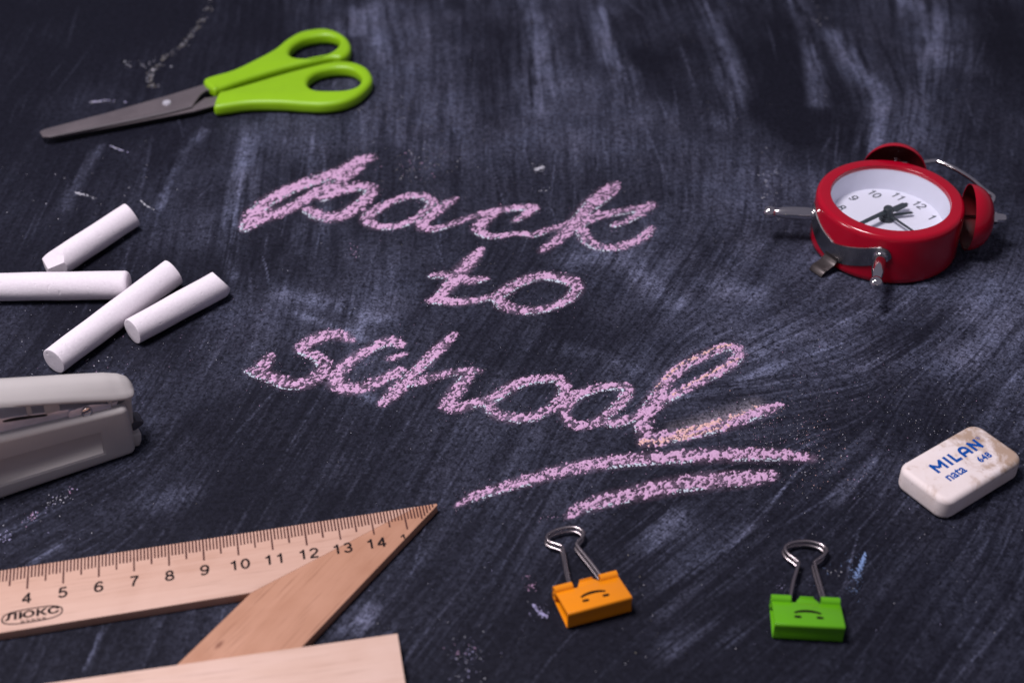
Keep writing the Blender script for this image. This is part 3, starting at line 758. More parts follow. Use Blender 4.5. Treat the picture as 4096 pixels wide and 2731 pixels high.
def build_writing():
    h = .0165
    X0, Y0, X1, Y1 = -11.5, -13.0, 9.5, 15.0
    shape = (int((Y1 - Y0) / h), int((X1 - X0) / h))
    cx = X0 + (np.arange(shape[1]) + .5) * h
    cy = Y0 + (np.arange(shape[0]) + .5) * h
    CX, CY = np.meshgrid(cx, cy)
    CX = CX.astype(np.float32)
    CY = CY.astype(np.float32)
    nd, who = raster(X0, Y0, h, shape, [(s[2], s[3]) for s in STROKES])
    band = nd < 1.6
    # flake pattern: coarse flakes, stretched along the board's grain, with finer crumbs
    a = math.radians(52)
    u = CX * math.cos(a) + CY * math.sin(a)
    w = -CX * math.sin(a) + CY * math.cos(a)
    n = np.ones(shape, np.float32)
    uu, ww = u[band], w[band]
    f1 = fbm(uu / .135 + .9 * vnoise(ww / .2, uu / .2, 7), ww / .080, 101, 2, .5)
    f2 = fbm(uu / .055, ww / .045, 131, 2, .5)
    wmix = .30 + .62 * fbm(CX[band] / .7, CY[band] / .7, 157, 2)
    f = wmix * f1 + (1 - wmix) * f2
    rank = np.argsort(np.argsort(f)) / len(f)          # uniform 0..1
    n[band] = rank
    dens = np.array([s[4] for s in STROKES] + [0], np.float32)[who]
    jit = fbm(CX[band] / .10, CY[band] / .10, 171, 2)
    ndj = nd.copy()
    ndj[band] = nd[band] + .9 * (jit - .5)
    press = np.zeros(shape, np.float32)
    press[band] = .72 + .56 * fbm(CX[band] / 1.1, CY[band] / 1.1, 191, 2)
    cov = np.clip((1.25 - ndj) / .72, 0, 1) * np.minimum(dens * press * .93, 1)
    on = band & (n < cov)
    # pale blue leftovers of an older line under the pink, shifted a little
    s = (int(.085 / h), int(-.06 / h))
    nb = np.roll(np.roll(nd, -s[0], 0), s[1], 1)
    bl = np.zeros(shape, bool)
    old = vnoise(CX / .9, CY / .9, 203) > .48
    nn = vnoise(CX / .045, CY / .045, 211)
    bl = (nb < .95) & (nd > .72) & band & old & (nn < .40) & (~on)
    on2 = on | bl
    # orange chalk over the last letter
    no, _ = raster(X0, Y0, h, shape, [(s_[0], s_[1]) for s_ in ORANGE])
    om = (no < 1.0) & on & (vnoise(CX / .06, CY / .06, 223) + .45 * (1 - no) > .58)
    lab = who.copy()
    words = {}
    for si, s_ in enumerate(STROKES):
        words.setdefault(s_[0], {}).setdefault(s_[1], []).append(si)
    info = {
        'back': ('chalk_word', 'pink cursive chalk word reading back, top line of the writing', 'chalk writing'),
        'to': ('chalk_word', 'pink cursive chalk word reading to, middle line of the writing', 'chalk writing'),
        'school': ('chalk_word', 'pink cursive chalk word reading school, with orange on its last letter', 'chalk writing'),
        'line1': ('chalk_underline', 'longer upper pink chalk underline curving below the word school', 'chalk line'),
        'line2': ('chalk_underline', 'shorter lower pink chalk underline above the orange binder clip', 'chalk line'),
    }
    bumpz = (.010 + .022 * vnoise(CX / .05, CY / .05, 307)).astype(np.float32)
    nxv = shape[1] + 1
    for wname, letters in words.items():
        nm, lb, cat = info[wname]
        allp = np.concatenate([np.array(STROKES[i][2]) for L in letters.values() for i in L])
        org = (float(allp[:, 0].mean()), float(allp[:, 1].mean()), 0)
        root = None
        if len(letters) > 1:
            root = thing(nm, org, lb, cat, 'chalk writing on the board')
        for lname, sis in letters.items():
            k = on2 & np.isin(lab, sis)
            yi, xi = np.nonzero(k)
            c00 = yi * nxv + xi
            quads = np.stack([c00, c00 + 1, c00 + nxv + 1, c00 + nxv], 1)
            uid, inv, cnt = np.unique(quads, return_inverse=True, return_counts=True)
            q = inv.reshape(-1, 4)
            vy, vx = uid // nxv, uid % nxv
            full = cnt == 4
            co = np.zeros((len(uid), 3), np.float32)
            jx = (np.random.default_rng(9).random((len(uid), 2)) - .5) * h * .7
            co[:, 0] = X0 + vx * h + jx[:, 0] - org[0]
            co[:, 1] = Y0 + vy * h + jx[:, 1] - org[1]
            bz = bumpz[np.minimum(vy, shape[0] - 1), np.minimum(vx, shape[1] - 1)]
            co[:, 2] = np.where(full, bz, .0035)
            me = quads_to_mesh('letter' if root else nm, co * U, q)
            col = np.ones((len(q), 4), np.float32)
            col[:, :3] = PINK
            col[bl[yi, xi], :3] = BLUE
            col[om[yi, xi], :3] = ORNG
            vc = np.zeros((len(uid), 4), np.float32)
            for j in range(4):
                vc[q[:, j]] = col
            at = me.color_attributes.new('pigment', 'FLOAT_COLOR', 'POINT')
            at.data.foreach_set('color', vc.ravel())
            me.materials.append(m_chalk)
            ob = bpy.data.objects.new('letter' if root else nm, me)
            COL.objects.link(ob)
            if root:
                ob.parent = root
                ob['label'] = 'pink chalk letter ' + lname[0]
            else:
                ob.location = Vector(org) * U
                tag(ob, lb, cat, 'chalk writing on the board')


build_writing()


# ------------------------------------------------------------------ stray chalk marks and crumbs
def speck_mesh(pts, sizes, cols, org):
    """low faceted grains"""
    n = len(pts)
    base = np.array([(1, 0, 0), (.5, .87, 0), (-.5, .87, 0), (-1, 0, 0), (-.5, -.87, 0), (.5, -.87, 0), (.1, .05, .8)])
    r = np.random.default_rng(77)
    V = np.zeros((n, 7, 3))
    a = r.random(n) * 6.28
    el = .6 + .9 * r.random(n)
    for k in range(7):
        b = base[k]
        jit = 1 + .5 * (r.random(n) - .5)
        x = b[0] * np.cos(a) * el - b[1] * np.sin(a)
        y = b[0] * np.sin(a) * el + b[1] * np.cos(a)
        V[:, k, 0] = pts[:, 0] - org[0] + x * sizes * jit
        V[:, k, 1] = pts[:, 1] - org[1] + y * sizes * jit
        V[:, k, 2] = .001 + b[2] * sizes
    F = [(k, (k + 1) % 6, 6) for k in range(6)]
    fs = (np.arange(n)[:, None, None] * 7 + np.array(F)[None]).reshape(-1, 3)
    me = bpy.data.meshes.new('chalk_crumbs')
    me.from_pydata((V.reshape(-1, 3) * U).tolist(), [], fs.tolist())
    at = me.color_attributes.new('pigment', 'FLOAT_COLOR', 'POINT')
    vc = np.ones((n * 7, 4), np.float32)
    vc[:, :3] = np.repeat(cols, 7, 0)
    at.data.foreach_set('color', vc.ravel())
    me.materials.append(m_chalk)
    return me


WHITE_C, LAV, YEL = (.58, .58, .64), (.42, .40, .62), (.40, .37, .30)
CRUMB_AREAS = [(8.97, -5.18, 1.058, 1.105, 380, 'wwpo', 0.01), (9.53, -6.71, 0.952, 0.931, 140, 'wwop', 0.011), (6.96, -4.94, 1.225, 0.738, 90, 'pp', 0.01), (11.98, -4.32, 2.063, 1.919, 260, 'wwpy', 0.009), (14.17, -5.54, 1.618, 2.481, 160, 'ww', 0.009), (-4.02, 10.81, 0.617, 0.779, 110, 'wyp', 0.015), (-3.65, 12.22, 2.096, 2.478, 90, 'wy', 0.012), (-5.32, 15.34, 1.308, 1.097, 50, 'wy', 0.014), (1.1, 10.73, 0.206, 0.193, 26, 'w', 0.014), (1.23, 9.14, 0.201, 0.148, 14, 'w', 0.013), (-6.02, 4.8, 0.114, 0.296, 26, 'p', 0.013), (-17.42, 8.41, 2.193, 3.014, 70, 'w', 0.014), (-16.89, 19.82, 0.518, 0.29, 14, 'w', 0.03), (-17.54, 19.63, 0.046, 0.096, 3, 'w', 0.03), (-15.8, -0.36, 1.581, 1.732, 110, 'ww', 0.012), (-14.08, -2.14, 1.367, 0.672, 70, 'wwp', 0.012), (-15.67, -4.94, 2.451, 3.199, 30, 'w', 0.01), (-13.73, -7.94, 0.078, 0.11, 14, 'pl', 0.017), (-13.93, -8.27, 0.154, 0.152, 30, 'lw', 0.015), (-14.17, -8.54, 0.108, 0.108, 20, 'lw', 0.015), (-14.56, -8.96, 0.076, 0.085, 16, 'lp', 0.018), (-14.69, -9.14, 0.167, 0.127, 30, 'lp', 0.016), (-15.18, -9.99, 0.105, 0.143, 22, 'l', 0.018), (-14.58, -9.44, 1.21, 0.846, 60, 'wl', 0.01), (0.55, -11.85, 0.101, 0.096, 16, 'p', 0.016), (0.45, -11.54, 0.058, 0.097, 8, 'p', 0.016), (1.16, -9.1, 0.228, 0.084, 16, 'p', 0.013), (-1.22, -14.63, 0.343, 0.432, 60, 'lw', 0.014), (-1.44, -14.2, 0.208, 0.175, 26, 'lp', 0.014), (10.01, -11.44, 0.131, 0.489, 60, 'b', 0.015), (9.82, -12.02, 0.087, 0.057, 16, 'b', 0.017), (7.87, -11.91, 0.145, 0.191, 24, 'l', 0.013), (9.11, -11.15, 0.293, 0.295, 22, 'bw', 0.014), (0.85, -12.86, 0.156, 0.147, 22, 'l', 0.013), (3.67, -12.4, 0.43, 1.146, 30, 'wy', 0.012), (-0.41, -2.4, 7.659, 7.365, 420, 'wwwyl', 0.0065), (5.13, 18.72, 10.223, 6.315, 160, 'wwy', 0.009), (9.3, -10.46, 3.712, 3.186, 160, 'wwl', 0.008), (10.34, 8.78, 0.301, 1.302, 50, 'w', 0.015), (10.47, 10.46, 0.307, 0.384, 20, 'w', 0.015), (15.12, 24.77, 0.365, 0.68, 14, 'w', 0.025), (-5.76, 0.35, 4.441, 3.799, 120, 'wwp', 0.008), (14.51, -0.36, 2.636, 3.715, 260, 'wwy', 0.007), (-2.12, -12.86, 1.42, 1.126, 60, 'wl', 0.009), (-10.7, -0.36, 1.581, 1.732, 60, 'wp', 0.008), (4.74, 12.22, 6.289, 5.346, 160, 'wy', 0.008)]      # x, y, spread x, spread y, count, colour, size
TINT = {'w': WHITE_C, 'p': PINK, 'o': ORNG, 'b': (.22, .32, .55), 'l': LAV, 'y': YEL}
pp, ss, cc = [], [], []
for x, y, sx, sy, n, tint, size in CRUMB_AREAS:
    p = rng.normal(0, 1, (n, 2)) * (sx, sy) + (x, y)
    pp.append(p)
    ss.append(size * (.45 + rng.random(n) ** 2.5 * 1.3))
    base = np.array([TINT[t] for t in tint])
    cc.append(base[rng.integers(0, len(base), n)])
pp, ss, cc = np.concatenate(pp), np.concatenate(ss), np.concatenate(cc)
# powder shed beside the written strokes
for word, letter, pts, ws, dens in STROKES:
    P = np.array(smooth_loop(pts, 8, False))
    n = int(14 * len(pts))
    i = rng.integers(0, len(P), n)
    pp = np.concatenate([pp, P[i] + rng.normal(0, 1, (n, 2)) * np.mean(ws) * (.55, .75)])
    ss = np.concatenate([ss, .010 * (.4 + rng.random(n) ** 2.5)])
    cc = np.concatenate([cc, np.array([PINK, PINK, WHITE_C])[rng.integers(0, 3, n)]])
me = speck_mesh(pp, ss, cc, (0, 0))
o = bpy.data.objects.new('chalk_crumbs', me)
COL.objects.link(o)
tag(o, 'scattered grains of white, pink and orange chalk over the board', 'chalk dust', None, 'stuff')

MARKS = [([(-14.974, 27.265), (-14.89, 24.931), (-15.231, 22.737), (-15.718, 21.092), (-16.212, 20.061), (-16.404, 18.913), (-16.286, 17.956), (-15.869, 17.543)], 0.28, 'wy', 0.11, 'long yellowish chalk scribble curving behind the scissors'), ([(-18.579, 16.261), (-17.86, 16.35), (-16.989, 16.195)], 0.16, 'wl', 0.45, 'short white chalk dash behind the scissor blades'), ([(-16.928, 12.561), (-16.435, 12.22), (-15.858, 11.96)], 0.06, 'wl', 0.7, 'thin white chalk scratch in front of the scissor blades'), ([(-17.582, 8.997), (-17.11, 8.777), (-16.578, 8.504)], 0.1, 'w', 0.5, 'small white chalk dash behind the short chalk stick'), ([(-14.833, 8.413), (-14.446, 7.964), (-13.971, 7.555)], 0.04, 'w', 0.8, 'faint white chalk scratch past the tip of the short chalk stick'), ([(10.485, -10.569), (10.205, -11.153), (9.969, -11.676)], 0.1, 'b', 1.6, 'blue chalk stroke beside the green binder clip'), ([(0.621, -12.582), (0.795, -12.859), (0.998, -13.015)], 0.1, 'l', 0.9, 'pale lavender chalk smear left of the orange binder clip'), ([(0.945, 10.651), (1.153, 10.805), (1.308, 10.882)], 0.1, 'w', 1.6, 'small white chalk dab above the word back')]
for path, width, tint, dens, label in MARKS:
    P = np.array(smooth_loop(path, 8, False))
    d = np.concatenate([[0], np.cumsum(np.hypot(*np.diff(P, axis=0).T))])
    n = int(d[-1] * width * dens * 900) + 12
    t = rng.random(n) * d[-1]
    keep = vnoise(t / .33, t * 0, 5) > rng.uniform(.15, .6, len(t))
    t = t[keep]
    q = np.stack([np.interp(t, d, P[:, 0]), np.interp(t, d, P[:, 1])], 1) + rng.normal(0, width * .33, (len(t), 2))
    org = (float(P[:, 0].mean()), float(P[:, 1].mean()), 0)
    base = np.array([TINT[k] for k in tint])
    me = speck_mesh(q, .020 * (.5 + rng.random(len(t))), base[rng.integers(0, len(base), len(t))], org)
    me.name = 'chalk_mark'
    o = bpy.data.objects.new('chalk_mark', me)
    o.location = Vector(org) * U
    COL.objects.link(o)
    tag(o, label, 'chalk mark', 'stray chalk marks')


# ================================================================== CHALK STICKS
def chalk_material():
    m = mat('white_chalk', (.74, .68, .73), .93, spec=.12)
    g = NT(m)
    v = g.coord()
    n1 = g.noise(v, 900, 5, .65)
    n2 = g.noise(v, 130, 3, .5)
    st = g.rng(g.noise(g.coord('Object', (1, 1.6, 3)), 150, 4, .7), .66, .74)
    band = g.rng(n2, .60, .66)
    c = g.mix(g.rng(n1, .3, .7), (.74, .68, .73), (.81, .755, .80))
    c = g.mix(g.math('MULTIPLY', g.math('MULTIPLY', st, band), .55), c, (.50, .62, .78))
    g.l(c, g.b.inputs['Base Color'])
    pit = g.ramp(g.noise(v, 420, 2, .5), [(.28, (0, 0, 0)), (.36, (1, 1, 1))])
    hgt = g.math('ADD', g.math('MULTIPLY', n1, .5), g.math('MULTIPLY', pit, .6))
    g.bump(hgt, .34, .0005)
    return m


M['chalk'] = chalk_material()


def chalk_stick(a, b, ra, rb, label, cuts=(), round_a=.03, round_b=.03, seed=1):
    a, b = Vector(a), Vector(b)
    d = b - a
    L = d.length
    ax = d.normalized()
    side = ax.cross(Vector((0, 0, 1))).normalized()
    upv = side.cross(ax)
    seg, rows = 56, 60
    prof = []
    for k in range(rows + 1):
        s = L * k / rows
        r = ra + (rb - ra) * k / rows
        prof.append((r, s))
    # rounded rims
    def rim(r, R):
        return [(r - R * (1 - math.cos(t)), R * (1 - math.sin(t))) for t in [0, .4, .8, 1.2, 1.57]]
    pa = [(0, 0), (ra * .5, 0)] + [(r, s) for r, s in rim(ra, round_a)[::-1]]
    pb = [(r, L - s) for r, s in rim(rb, round_b)] + [(rb * .5, L), (0, L)]
    prof = pa + [p for p in prof if round_a < p[1] < L - round_b] + pb
    rr = random.Random(seed)
    ph = [rr.random() * 6.28 for _ in range(6)]
    bm = bmesh.new()
    rings = []
    for r, s in prof:
        if r < 1e-6:
            rings.append([bm.verts.new(ax * s)])
            continue
        ring = []
        for k in range(seg):
            t = 2 * math.pi * k / seg
            w = 1 + .010 * math.sin(2 * t + ph[0] + s * .6) + .006 * math.sin(5 * t + ph[1] + 2.1 * s) + .006 * math.sin(3.3 * s + ph[2] + t)
            ring.append(bm.verts.new(ax * s + (side * math.cos(t) + upv * math.sin(t)) * r * w))
        rings.append(ring)
    for A, B in zip(rings, rings[1:]):
        for k in range(seg):
            q = [A[k % len(A)], A[(k + 1) % len(A)], B[(k + 1) % len(B)], B[k % len(B)]]
            q2 = []
            for x in q:
                if x not in q2:
                    q2.append(x)
            if len(q2) > 2:
                bm.faces.new(q2)
    # worn facets: slice with planes given as (distance along, along, side, up)
    for s, nx_, ny_, nz_ in cuts:
        if s > 50:          # counted back from the far end
            s = L - (s - 100)
        no = (ax * nx_ + side * ny_ + upv * nz_).normalized()
        g = bm.verts[:] + bm.edges[:] + bm.faces[:]
        res = bmesh.ops.bisect_plane(bm, geom=g, plane_co=ax * s, plane_no=no, clear_outer=True)
        es = [e for e in res['geom_cut'] if isinstance(e, bmesh.types.BMEdge)]
        if es:
            bmesh.ops.holes_fill(bm, edges=es, sides=0)
    bmesh.ops.recalc_face_normals(bm, faces=bm.faces)
    o = from_bm(bm, 'chalk_stick', M['chalk'], None, a, 40)
    tag(o, label, 'chalk', 'white chalk sticks')
    return o


CH = [((-17.066, 2.997, 0.5), (-14.686, 6.664, 0.5)), ((-20.028, 1.9, 0.5), (-13.874, 2.062, 0.5)), ((-15.539, -2.271, 0.5), (-12.405, 2.878, 0.5)), ((-13.206, -0.658, 0.5), (-10.45, 2.272, 0.5))]
chalk_stick(*CH[0], .51, .50, 'short white chalk stick behind the others, its lower end worn to facets',
            cuts=((.10, -.66, .10, .74), (.04, -.92, -.38, -.05), (.10, -.80, .60, .0), (100.05, .93, .28, .24)), round_b=.10, seed=2)
chalk_stick(*CH[1], .50, .52, 'white chalk stick lying crosswise with a bluish smear, cut off by the photo edge',
            round_b=.14, seed=3)
chalk_stick(*CH[2], .475, .52, 'longest white chalk stick, its flat end just behind the beige stapler',
            cuts=((100.03, .95, .22, .2),), round_b=.07, seed=4)
chalk_stick(*CH[3], .47, .52, 'white chalk stick nearest the writing, worn rounded tip pointing at the word back',
            cuts=((100.05, .86, .10, .50),), round_b=.30, seed=5)


# ================================================================== SCISSORS
def build_scissors():
    O = (-13.0, 16.2, 0)
    t = thing('scissors', O, 'closed steel scissors with lime green plastic handles', 'scissors')
    h1 = [(-13.728, 17.221), (-12.569, 18.087), (-11.641, 19.153), (-10.961, 20.076), (-10.557, 20.971), (-10.051, 21.724), (-9.488, 22.048), (-8.826, 22.178), (-8.197, 21.885), (-7.653, 21.242), (-7.36, 20.419), (-7.402, 19.643), (-7.764, 19.214), (-8.376, 19.153), (-10.088, 18.31), (-11.729, 17.221), (-12.768, 16.388), (-13.136, 16.274)]
    o1 = [(-10.127, 19.752), (-10.039, 20.373), (-9.633, 21.02), (-8.961, 21.339), (-8.439, 21.323), (-8.068, 20.941), (-8.083, 20.311), (-8.424, 19.674), (-9.109, 19.261), (-9.687, 19.23), (-9.999, 19.413)]
    h2 = [(-12.928, 15.196), (-12.752, 14.743), (-11.427, 15.099), (-10.049, 15.127), (-8.997, 14.989), (-8.096, 14.948), (-7.291, 15.196), (-6.649, 15.794), (-6.228, 16.673), (-6.141, 17.396), (-6.42, 18.251), (-6.967, 18.79), (-7.635, 18.986), (-8.346, 18.85), (-9.369, 18.31), (-10.373, 17.718), (-11.676, 16.846), (-12.575, 16.274), (-12.885, 16.104)]
    o2 = [(-8.981, 16.888), (-8.916, 17.469), (-8.575, 17.954), (-7.923, 18.236), (-7.27, 18.161), (-6.873, 17.689), (-6.738, 17.177), (-6.891, 16.63), (-7.32, 16.316), (-8.085, 16.259), (-8.581, 16.316), (-8.85, 16.53)]
    plate('handle', [smooth_loop(h1, 5), smooth_loop(o1, 6)], .09, .66, .20, M['lime'], t, O, 5, 60, .06)
    plate('handle', [smooth_loop(h2, 5), smooth_loop(o2, 6)], .07, .64, .20, M['lime'], t, O, 5, 60, .06)
    b1 = [(-19.923, 13.024), (-19.727, 13.234), (-18.601, 13.897), (-17.513, 14.517), (-16.3, 15.299), (-15.063, 16.097), (-13.717, 17.04), (-12.949, 17.33), (-12.84, 16.637), (-13.492, 16.537), (-13.671, 16.139), (-13.88, 15.119), (-14.788, 14.612), (-16.043, 14.031), (-17.289, 13.498), (-18.823, 12.841), (-19.429, 12.581), (-19.703, 12.607)]
    up_b = plate('blade', [b1], .35, .42, .012, M['blade'], t, O, 1, 30)
    b2 = [(-19.453, 12.63), (-17.287, 13.441), (-14.768, 14.458), (-13.742, 14.867), (-12.925, 15.363), (-12.211, 15.683), (-12.307, 16.317), (-13.448, 16.006), (-13.822, 15.336), (-14.88, 15.059), (-17.404, 13.973)]
    plate('blade', [b2], .27, .345, .012, M['blade'], t, O, 1, 30)
    edge = [(-19.37, 12.644), (-17.305, 13.602), (-16.061, 14.15), (-14.804, 14.733), (-13.859, 15.228), (-13.865, 15.063), (-14.772, 14.556), (-16.025, 13.975), (-17.27, 13.443), (-18.802, 12.787), (-19.408, 12.527)]
    plate('ground_edge', [edge], .418, .426, .001, M['blade_edge'], up_b, O, 0, 30)
    # row of fine teeth along the ground edge
    a, b = Vector((*(-19.134, 12.774), 0)), Vector((*(-13.889, 15.201), 0))
    mb = MB()
    d = (b - a)
    L = d.length
    d.normalize()
    n = Vector((-d.y, d.x, 0))
    for k in range(int(L / .085)):
        p = a + d * (k * .085)
        mb.box(0, .04, -.035, .05,   .421, .438, (p, d, n, (0, 0, 1)))
    s = mb.build('serration', M['blade'], up_b, O)
    s['kind'] = 'stuff'
    px_, py_ = (-14.994, 15.391)
    mb = MB().lathe([(.19, .41), (.19, .46), (.165, .50), (.09, .52), (0, .525)], (px_, py_, 0), seg=28)
    mb.build('pivot_screw', M['steel'], t, O)


build_scissors()


# ================================================================== WOODEN SET SQUARE
def build_set_square():
    O2 = (-17.971, -12.206)
    th = .2134
    e = Vector((math.cos(th), math.sin(th), 0))
    n = Vector((math.sin(th), -math.cos(th), 0))
    O = Vector((O2[0], O2[1], 0))
    org = tuple(O)
    t = thing('set_square', org, 'wooden triangular set square with a printed centimetre scale', 'set square')
    fr = (O, e, n, (0, 0, 1))
    w, tip = 2.386, 16.10
    ic = tip - 2.452 * 2 ** .5 - w
    leg = MB().prism([(0, 0), (15.45, 0), (ic, w), (w, w)], 0, .300, fr).build('scale_leg', M['wood_pale'], t, org, (.012, 2))
    leg['label'] = 'pale leg carrying the centimetre scale'
    MB().prism([(0, .004), (w - .003, w), (w, ic), (0, 15.45)], 0, .300, fr).build('plain_leg', M['wood_pale'], t, org, (.012, 2))
    hyp = MB().prism([(15.455, 0), (tip - .06, 0), (tip - .05, .07), (.07, tip - .05), (0, tip - .06), (0, 15.455), (w + .002, ic), (ic + .004, w)], 0, .2985, fr)
    ho = hyp.build('long_leg', M['wood_tan'], t, org, (.012, 2))
    ho['label'] = 'darker tan strip forming the long side'
    # knot in the long leg
    # printed scale
    z = .3025
    mb = MB()
    for k in range(0, 160):
        tt = k * .1
        L = .874 if k % 10 == 0 else (.68 if k % 5 == 0 else .47)
        L *= 1 + .03 * random.uniform(-1, 1)
        L = min(L, tip - .06 - tt)
        if L <= .05:
            continue
        hw = (.025 if k % 5 == 0 else .023) * random.uniform(.9, 1.1)
        mb.prism([(tt - hw, .012), (tt + hw, .012), (tt + hw, L), (tt - hw, L)], z - .0015, z, fr)
    tk = mb.build('scale_marks', M['tick'], leg, org, None)
    tk['kind'] = 'stuff'
    for k in range(0, 15):
        m = figures(MB(), str(k), .385, O + e * k + n * 1.43 + Vector((0, 0, z)), e, -n, .175, 1.10, .80)
        m.build('numeral', M['ink'], leg, org, recalc=False)
    # the cut-off figure at the tip
    m = MB()
    lay(m, ([(-.11, .30, 0), (-.02, .375, 0), (.02, .375, 0), (.02, .16, 0), (-.03, .21, 0), (-.03, .30, 0), (-.10, .25, 0)], [(0, 1, 5, 6), (1, 2, 3, 4, 5)]), O + e * 14.86 + n * 1.43 + Vector((0, 0, z)), e, -n)
    m.build('numeral', M['ink'], leg, org, recalc=False)
    # maker's oval
    m = MB()
    c = O + e * 4.18 + n * 1.915 + Vector((0, 0, z))
    ov = []
    A, B = .82, .25
    for k in range(73):
        a = 2 * math.pi * k / 72
        ov.append((A * math.copysign(abs(math.cos(a)) ** .62, math.cos(a)), B * math.copysign(abs(math.sin(a)) ** .8, math.sin(a))))
    lay(m, ribbon(ov, .042), c, e, -n)
    lay(m, text_mesh('ЛЮКС', .235, .014, spacing=1.05), c + n * .055, e * 1.42, -n)
    for k in range(5):
        x = -.30 + .145 * k
        lay(m, ribbon([(x, -.20), (x + .10, -.20)], .025), c, e, -n, lift=.0002)
        lay(m, ribbon([(x + .02, -.13), (x + .02, -.19)], .03), c, e, -n, lift=.0003)
        lay(m, ribbon([(x + .08, -.15), (x + .08, -.19)], .025), c, e, -n, lift=.0001)
    m.build('maker_mark', M['ink'], leg, org, recalc=False)
    return t


build_set_square()

# plain wooden ruler lying over the set square, nearest the camera
K = Vector((-3.14, -14.11, 0))
rd = Vector((-.9835, -.181, 0)).normalized()
rn = Vector((rd.y, -rd.x, 0)) * -1
rn = Vector((.181, -.9835, 0)).normalized()
o = MB().box(0, 18.0, 0, 3.0, .302, .62, (K, rd, rn, (0, 0, 1))).build('wooden_ruler', M['wood_ruler'], None, tuple(K), (.02, 2))
tag(o, 'plain pale wooden ruler lying across the set square, nearest the camera', 'ruler')


